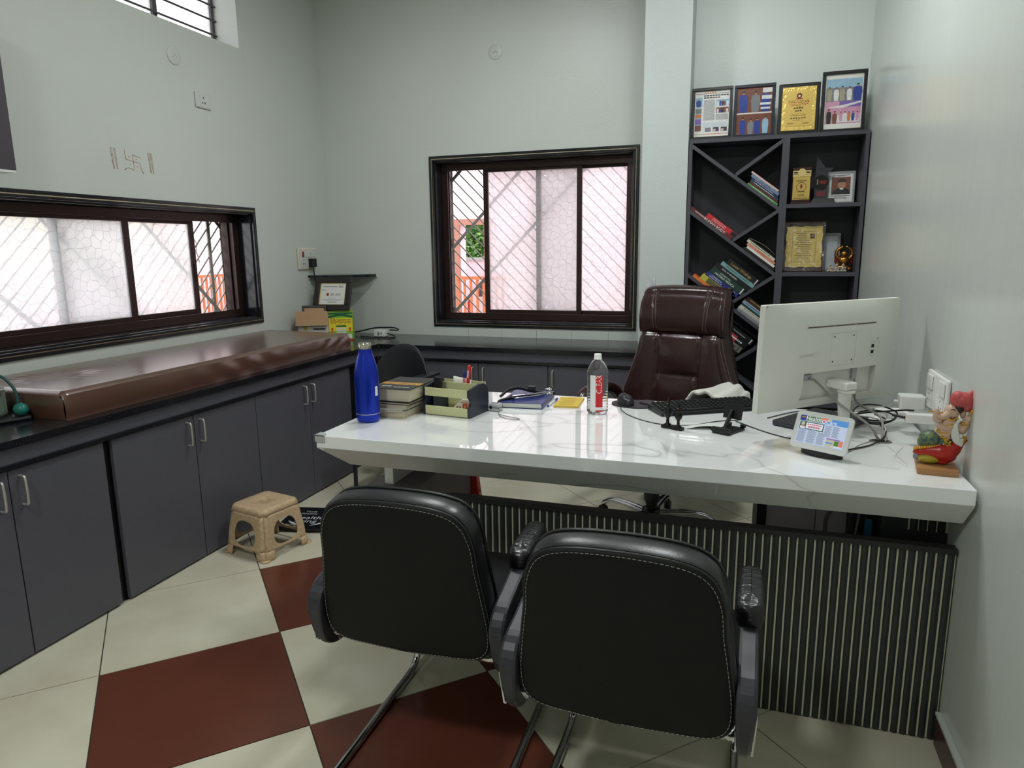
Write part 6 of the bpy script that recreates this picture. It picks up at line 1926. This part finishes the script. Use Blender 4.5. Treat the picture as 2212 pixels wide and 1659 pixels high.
# vermilion auspicious mark, worn
VER = mat('worn_vermilion', (150, 92, 74), .8, var=.8, vscale=60, col2=(190, 176, 162))
c = thing('wall_mark', 'faded vermilion Hindu auspicious mark between double bars painted on the left wall', 'wall mark', M=T(XW, 2.966, 1.908, rz=PI / 2))
def stroke(pts, r=.0022):
    m = MB(); m.tube(spline([(a, -.0002, b_) for a, b_ in pts], 4), r, 5); m.X = Matrix(); m.build('stroke', VER, c).scale = (1, .25, 1)
for x in (-.128, -.108, .108, .124):
    stroke([(x - .004, .055), (x, .0), (x + .004, -.050)])
    stroke([(x + .004, .055), (x + .007, .0), (x + .009, -.050)], .0012)
stroke([(-.048, .052), (-.044, .012), (-.040, .005)]); stroke([(-.040, .006), (0, .0), (.045, -.006)]); stroke([(.045, -.006), (.050, -.035), (.062, -.056)])
stroke([(0, .032), (.003, .0), (.004, -.045)]); stroke([(.0, .032), (.035, .026), (.052, .024)]); stroke([(.004, -.045), (-.03, -.036), (-.058, -.048)])
for (a, b_) in ((-.022, .020), (.024, .012), (-.020, -.018), (.024, -.024)):
    stroke([(a - .004, b_), (a + .004, b_)])
# wall cabinet cut by the left edge of the picture
c = thing('wall_cabinet', 'dark grey wall cabinet at the left edge above the bed', 'cabinet', (0, 0, 0))
MB().box(XL + .001, -2.87, 1.25, 2.178, 1.775, 2.40).build('body', mat('plum_grey_laminate', (70, 64, 70), .45, var=.08, vscale=10), c)
MB().box(XL + .002, -2.872, 1.252, 2.176, 1.765, 1.7748).build('underside_lip', WHITE_PL, c)
# corner shelf with things below it
c = thing('corner_shelf', 'small black granite corner shelf with a curved front', 'shelf', (0, 0, 0))
pl = [(XL + .0008, YB - .0008)] + [(XL + .0008 + .41 * math.sin(t), YB - .0008 - .30 * math.cos(t)) for t in [PI / 2 * k / 16 for k in range(17)]]
MB().prism(pl, 1.243, 1.262).build('slab', GRANITE, c, bevel=.002)
MB().box(-2.700, -2.652, YB - .012, YB - .0008, 1.238, 1.266).build('cement_end', PAINT, c)
MB().box(XL + .0008, XL + .012, YB - .300, YB - .245, 1.236, 1.268).build('cement_end', PAINT, c)
# cartons on the counter end
KRAFT = mat('kraft_board', (176, 142, 106), .75, var=.06, vscale=15)
zc0 = ZW + .0006
bx = thing('open_carton', 'open brown cardboard carton holding frames in the corner', 'carton', (-2.890, 4.215, zc0), math.radians(25))
CWP = mat('carton_white_print', (206, 204, 196), .6, var=.05, vscale=20)
for d0, d1 in ((0, .004), (.136, .140)):
    MB().box(-.105, .105, d0, d1, 0, .205).build('side', CWP, bx)
for (a, b_) in ((-.1092, -.1052), (.1052, .1092)):
    MB().box(a, b_, 0, .140, 0, .205).build('side', KRAFT, bx)
MB().box(-.105, .105, .0045, .1355, 0, .004).build('base', KRAFT, bx)
m = MB(); m.add([(-.112, -.003, .212), (.104, -.003, .212), (.106, -.030, .112), (-.116, -.030, .112)], [(0, 1, 2, 3)]); m.build('flap', KRAFT, bx, solid=.004)
m = MB(); m.rect(.0, .085, .080, .090, -.0008, 0); disc(m, -.055, .092, .015, -.0008, 1)
m.build('print', [INK_K, mat('gold_sticker', (190, 164, 60), .5)], bx, kind='stuff')
yb = thing('green_yellow_carton', 'green and yellow carton printed with a Hindi word in the corner', 'carton', (-2.722, 4.303, zc0), math.radians(28))
MB().box(-.085, .085, 0, .20, 0, .198).build('box', mat('carton_lime', (150, 190, 60), .45), yb, bevel=.002)
m = MB(); y = -.0008
XR_ = lambda a, b_, z0, z1, mi, d=0: m.rect(a, b_, z0, z1, y - d, mi)
XR_(-.085, .085, .0, .198, 0)
for k in range(12):
    u0, u1 = k / 12, (k + 1) / 12
    f = lambda u: .158 + .014 * math.sin(u * PI)
    m.add([(-.085 + .17 * u0, y - .0003, f(u0)), (-.085 + .17 * u1, y - .0003, f(u1)), (-.085 + .17 * u1, y - .0003, f(u1) + .016), (-.085 + .17 * u0, y - .0003, f(u0) + .016)], [(0, 1, 2, 3)], 1)
XR_(-.085, .085, .185, .198, 1, .0002); XR_(-.080, .085, .066, .158, 2, .0002); XR_(-.085, .085, .0, .040, 3, .0002)
XR_(-.030, .040, .094, .106, 1, .0005)
for k in range(4): XR_(-.030, .040, .080 - k * .015, .090 - k * .015, 4, .0005)
for x in (-.058, .066):
    XR_(x - .005, x + .005, .058, .080, 5, .0005); m.add([(x - .011, y - .0005, .079), (x + .011, y - .0005, .079), (x, y - .0005, .094)], [(0, 1, 2)], 5)
m.text('\u093f\u0935\u0928\u093e\u092f\u0915', Matrix.Translation((.004, y - .0008, .132)), .050, 6)
for k in range(6): XR_(-.030 + k * .011, -.022 + k * .011, .110, .113, 6, .0005)
XR_(.045, .078, .012, .042, 4, .0005); XR_(-.085, .085, .0, .010, 5, .0006)
m.build('print', [mat('lime_print', (140, 192, 58), .45), mat('bottle_green_print', (30, 96, 60), .45), mat('yellow_print', (232, 216, 52), .45), mat('green_print', (70, 170, 80), .45), WHITE_PL, mat('red_print', (206, 70, 44), .45), mat('brown_print', (150, 70, 40), .45)], yb, kind='stuff')
# upside-down certificate frame standing in the carton
DKF = mat('dark_brown_frame', (40, 34, 36), .32)
def cert(label, M_, w, h, fw, d):
    c = thing('certificate_frame', label, 'picture frame', M=M_, group='frames in the corner carton')
    m = MB()
    m.box(-w / 2, w / 2, -d, 0, h - fw, h); m.box(-w / 2, w / 2, -d, 0, 0, fw); m.box(-w / 2, -w / 2 + fw, -d, 0, fw, h - fw); m.box(w / 2 - fw, w / 2, -d, 0, fw, h - fw)
    m.build('frame', DKF, c, bevel=.003)
    return c
F1 = T(-2.815, 4.345, zc0 + .2065, rz=math.radians(6)) @ Matrix.Rotation(-.36, 4, 'X')
c = cert('dark frame with an upside-down certificate leaning in the carton', F1, .285, .245, .040, .024)
MB().box(-.102, .102, -.010, -.002, .041, .204).build('certificate', mat('cert_cream', (222, 210, 140), .4, coat=.4), c)
m = MB(); y = -.0106
m.rect(-.092, .092, .046, .196, y, 0)
m.text('THE', T(.060, y - .0003, .178, ry=PI), .020, 1, bold=.02)
for k in range(9): m.rect(-.075 + k * .012, -.066 + k * .012, .174, .181, y - .0003, 2)
for (z, a, b_) in ((.092, -.03, .03), (.080, -.082, .082), (.072, -.06, .06), (.058, -.035, .035)): m.rect(a, b_, z, z + (.005 if z < .06 else .002), y - .0003, 2)
m.rect(-.048, -.030, .108, .128, y - .0003, 1); m.rect(-.018, .010, .108, .128, y - .0003, 3); m.rect(.020, .062, .110, .126, y - .0003, 3)
m.rect(-.086, -.060, .150, .154, y - .0003, 2)
m.build('print', [mat('cert_white', (220, 220, 214), .4, coat=.4), mat('cert_red', (150, 40, 40), .5), mat('cert_ink', (110, 110, 110), .6), mat('cert_grey', (176, 176, 172), .6)], c, kind='stuff')
F2 = T(-2.908, 4.262, zc0 + .150, rz=math.radians(25)) @ Matrix.Rotation(-.30, 4, 'X')
c = cert('second dark frame sunk lower in the carton before the certificate', F2, .170, .098, .016, .016)
MB().box(-.068, .068, -.010, -.002, .017, .081).build('backing', KRAFT, c)
# power adaptor on the counter with its black cord
c = thing('power_adaptor', 'white power adaptor with a black looped cord on the back counter', 'adaptor', (-2.548, 4.572, zc0), math.radians(-4))
MB().box(-.046, .046, -.030, .030, 0, .050).build('body', WHITE_PL, c, bevel=.005)
MB().tube(spline([(-.30, .06, .010), (-.20, .05, .030), (-.08, .045, .056), (.06, .050, .062), (.115, .045, .056), (.120, .040, .046), (.05, .045, .044)], 6), .005, 8).build('cord', RUB, c)
MB().tube(spline([(.047, .010, .022), (.10, .0, .012), (.140, -.03, .006), (.125, -.085, .005), (.06, -.110, .005), (-.04, -.10, .005), (-.14, -.06, .005)], 6), .0042, 8).build('loop_cord', RUB, c)
m = MB(); m.rect(-.012, .004, .010, .034, -.0306); m.rect(.014, .026, .018, .030, -.0306); m.build('rating_label', P_GREY, c, kind='stuff')

# blood pressure meter at the left edge of the counter
c = thing('blood_pressure_meter', 'green-grey blood pressure meter with a green bulb at the left edge of the worktop', 'blood pressure meter', (-2.672, 1.825, zc0), math.radians(-20))
BASE = mat('black_meter_base', (26, 26, 28), .35)
MB().box(-.15, .07, -.16, .085, 0, .018).build('base', BASE, c, bevel=.008)
CUFF = mat('grey_green_cuff', (120, 132, 120), .6, var=.1, vscale=12)
m = MB(); m.grid(lambda u, v: (-.055 + .085 * math.cos(PI * 2 * u * .96), -.05 + .085 * math.sin(PI * 2 * u * .96), .0185 + .118 * v - .010 * math.sin(u * 6) * v), 30, 6); m.build('rolled_cuff', CUFF, c, solid=.006)
m = MB(); m.add([(-.14, -.12, .14), (.03, -.10, .115), (.028, .02, .118), (-.14, .03, .165)], [(0, 1, 2, 3)]); m.build('lid', mat('grey_lid', (112, 108, 100), .4), c, solid=.012)
GRN = mat('green_rubber', (28, 110, 100), .35)
MB().ball((.052, .055, .0440), .0252, sc=(1.15, 1, 1)).build('bulb', GRN, c)
MB().lathe([(.004, .0), (.006, .006), (.004, .012), (.007, .014)], 10, cx=.062, cy=.025).build('valve', CHROME, c).location = (0, 0, .020)
MB().tube(spline([(-.06, -.02, .175), (.0, .02, .172), (.035, .045, .130), (.048, .05, .085), (.052, .048, .062)], 6), .0058, 9).build('hose', mat('dark_green_hose', (20, 66, 62), .4), c)
# red folding thing standing behind the left pedestal
c = thing('red_step_stool', 'red folded plastic step leaning behind the left desk pedestal', 'step stool', M=T(-1.058, 2.775, 0, rz=math.radians(8)) @ Matrix.Rotation(math.radians(-7), 4, 'Y'))
MB().box(-.022, .022, -.03, .03, .003, .56).build('leg', mat('red_enamel', (186, 36, 28), .35), c, bevel=.01)
MB().box(.0221, .0250, -.008, .008, .428, .446).build('clip', WHITE_PL, c)
MB().box(.0221, .0250, -.006, .006, .360, .372).build('clip', BLACK_PL, c)
# power strip and plugs under the desk
c = thing('power_strip', 'grey power strip with cables and a blue plug under the desk', 'power strip', (.375, 2.30, .515))
MB().box(-.02, .03, -.012, .0435, -.03, .16).build('strip', mat('dark_strip', (62, 62, 66), .5), c, bevel=.003)
MB().box(.022, .045, -.030, -.0125, .02, .075).build('blue_plug', mat('blue_plug', (44, 104, 140), .4), c, bevel=.004)
MB().tube(spline([(-.02, -.02, .10), (-.06, -.025, .105), (-.085, -.025, .075), (-.088, -.02, .02), (-.085, -.02, -.1), (-.08, -.01, -.5)], 6), .006, 8).build('looped_cable', mat('grey_lead', (104, 102, 100), .5), c)
for k in range(3):
    MB().tube(spline([(-.005 + k * .012, -.016, .09), (-.012 + k * .012, -.024, .03), (-.02 + k * .01, -.02, -.12), (-.02 + k * .01, -.01, -.505)], 5), .0035, 7).build('lead', [RUB, GRC, RUB][k], c)

# ---------------------------------------------------------------- outdoors seen through the open window gaps
PINK = mat('pink_wall_paint', (236, 214, 220), .8, var=.05, vscale=2)
struct(B(-30, 30, -20, 45, -.62, -.5).build('ground', mat('pale_paving', (176, 170, 160), .9, var=.1, vscale=3)))
c = thing('porch_wall', 'pink porch wall with a square opening outside the back window', 'building', (0, 0, 0))
PYY = 9.0
MB().box(-9.5, 6, PYY, PYY + .25, 1.82, 4.6).build('upper_wall', PINK, c)
MB().box(-9.5, -3.74, PYY, PYY + .25, -.5, 1.8195).build('left_wall', PINK, c)
MB().box(-3.34, 6, PYY, PYY + .25, -.5, 1.8195).build('right_wall', PINK, c)
TERRA = mat('terracotta_trim', (176, 120, 104), .7)
MB().box(-3.80, -3.28, PYY - .04, PYY - .001, 1.77, 1.85).build('lintel', TERRA, c)
MB().box(-3.80, -3.72, PYY - .04, PYY - .001, -.5, 1.7695).build('jamb', TERRA, c)
MB().box(-3.36, -3.28, PYY - .04, PYY - .001, -.5, 1.7695).build('jamb', TERRA, c)
c = thing('boundary_wall', 'pale pink boundary wall beyond the porch opening', 'wall', (0, 0, 0))
MB().box(-9, 2, 12.0, 12.2, -.5, 1.25).build('masonry', PINK, c); MB().box(-9, 2, 11.97, 12.23, 1.2505, 1.30).build('coping', mat('grey_coping', (176, 176, 172), .8), c)
# hedge
c = thing('hedge', 'bright green leafy hedge beyond the porch opening', 'hedge', (-5.0, 13.4, 0))
rd = random.Random(5); m = MB()
for k in range(7000):
    a = rd.uniform(0, 2 * PI); r = rd.random() ** .5
    p = Vector((1.3 * r * math.cos(a), .30 * rd.uniform(-1, 1), .85 * r * math.sin(a) + .75))
    s = rd.uniform(.05, .11); d = Vector((rd.uniform(-1, 1), rd.uniform(-1, 1), rd.uniform(-.4, 1))).normalized(); x, u = frame_of(d)
    m.add([p - x * s * .5, p - u * s * .3, p + x * s * .5, p + u * s * .3], [(0, 1, 2, 3)], 0 if rd.random() < .6 else 1)
m.v = [v_ + Vector((0, 0, 1.0)) for v_ in m.v]
MB().ball((0, .35, 1.6), 1.0, sc=(1.35, .3, .9)).build('dense_core', mat('hedge_core', (70, 112, 54), .8, var=.4, vscale=6), c)
MB().box(-.9, .9, -.1, .1, -.5, .9).build('stems', mat('dark_stems', (60, 62, 44), .9), c)
m.build('foliage', [mat('leaf_green', (92, 150, 70), .6), mat('leaf_light', (150, 190, 110), .6)], c, kind='stuff')
# orange railing
def railing(label, x0, x1, y, z0, z1, col_, n, axis='x'):
    c = thing('railing', label, 'railing', (0, 0, 0)); mt = mat('orange_paint', (206, 116, 70), .6)
    f = (lambda a: (a, y)) if axis == 'x' else (lambda a: (y, a))
    for z in (z0, z1):
        a, b_ = f(x0), f(x1); MB().bar((a[0], a[1], z), (b_[0], b_[1], z), .035, .035).build('rail', mt, c)
    bar0 = None
    for k in range(n):
        p = f(x0 + (x1 - x0) * (k + .5) / n)
        if bar0 is None:
            bar0 = MB().box(-.012, .012, -.012, .012, z0 + .02, z1 - .02).build('baluster', mt, c); o = bar0
        else:
            o = bar0.copy(); COL.objects.link(o); o.parent = c
        o.location = (p[0], p[1], 0)
railing('orange balustrade outside the back window', -3.35, -2.45, 7.2, -.4, 1.13, None, 12)
# parked van
v = thing('parked_van', 'white parked van seen through the back window gap', 'van', (-4.10, 10.2, -.5))
m = MB(); m.X = Matrix.Rotation(PI / 2, 4, 'X')
m.prism([(-.1, .35), (1.7, .35), (1.7, 1.35), (1.35, 1.75), (.30, 1.75), (.05, 1.35), (-.1, 1.0)], -1.4, 0); m.build('body', mat('van_white', (226, 222, 220), .3), v, bevel=.04)
m = MB(); m.X = Matrix.Rotation(PI / 2, 4, 'X'); m.prism([(.16, 1.22), (.62, 1.22), (.62, 1.66), (.34, 1.66), (.20, 1.40)], .001, .012); m.build('window', mat('van_glass', (70, 76, 90), .1), v)
m = MB(); m.X = Matrix.Rotation(PI / 2, 4, 'X'); m.prism([(-.08, .95), (.02, .95), (.02, 1.18), (-.08, 1.05)], .001, .012); m.build('tail_lamp', mat('lamp_red', (190, 50, 50), .3), v)
for x in (.32, 1.35):
    m = MB(); m.X = T(x, -.03, .30) @ Matrix.Rotation(PI / 2, 4, 'X'); m.lathe([(.06, -.10), (.30, -.10), (.30, .05), (.06, .06)], 20); m.build('wheel', RUB, v)
# street side, left window
c = thing('yellow_house', 'pale yellow house front with a signboard outside the left window', 'building', (0, 0, 0))
HX = -9.0
MB().box(HX - .25, HX, 4.0, 16, 1.26, 3.1).build('upper_wall', mat('pale_yellow_wall', (236, 230, 206), .8, var=.04, vscale=3), c)
MB().box(HX - .25, HX, 4.0, 16, -.5, 1.2595).build('lower_wall', PINK, c)
MB().box(HX + .002, HX + .04, 9.95, 10.62, 1.84, 1.94).build('signboard', mat('sign_yellow', (222, 196, 96), .6), c)
m = MB(); m.X = T(HX + .045, 10.28, 1.89, rz=PI / 2)
for k in range(7): m.rect(-.28 + k * .08, -.225 + k * .08, -.025, .025, 0)
m.build('sign_lettering', INK_K, c, kind='stuff')
MB().box(HX + .002, HX + .03, 10.42, 10.56, 1.15, 1.24).build('notice', mat('notice_red', (216, 110, 120), .6), c)
railing('orange balustrade outside the left window', 7.6, 9.4, -7.6, -.4, 1.10, None, 20, 'y')
# overhanging twigs
m = MB(); rd = random.Random(9)
for k in range(7):
    p = Vector((-7.9, 8.3 + rd.uniform(-.1, .5), 1.2 + rd.uniform(0, .2))); pts = [p]
    for j in range(5):
        p = p + Vector((rd.uniform(-.03, .03), rd.uniform(-.10, .10), rd.uniform(.06, .15))); pts.append(p)
    m.tube(pts, .006, 5)
m.tube([(-7.9, 8.5, -.5), (-7.9, 8.5, 1.25)], .02, 6)
tag(m.build('twigs', mat('twig_grey', (120, 112, 104), .8), kind='stuff'), 'thin bare twigs against the yellow house', 'twigs')
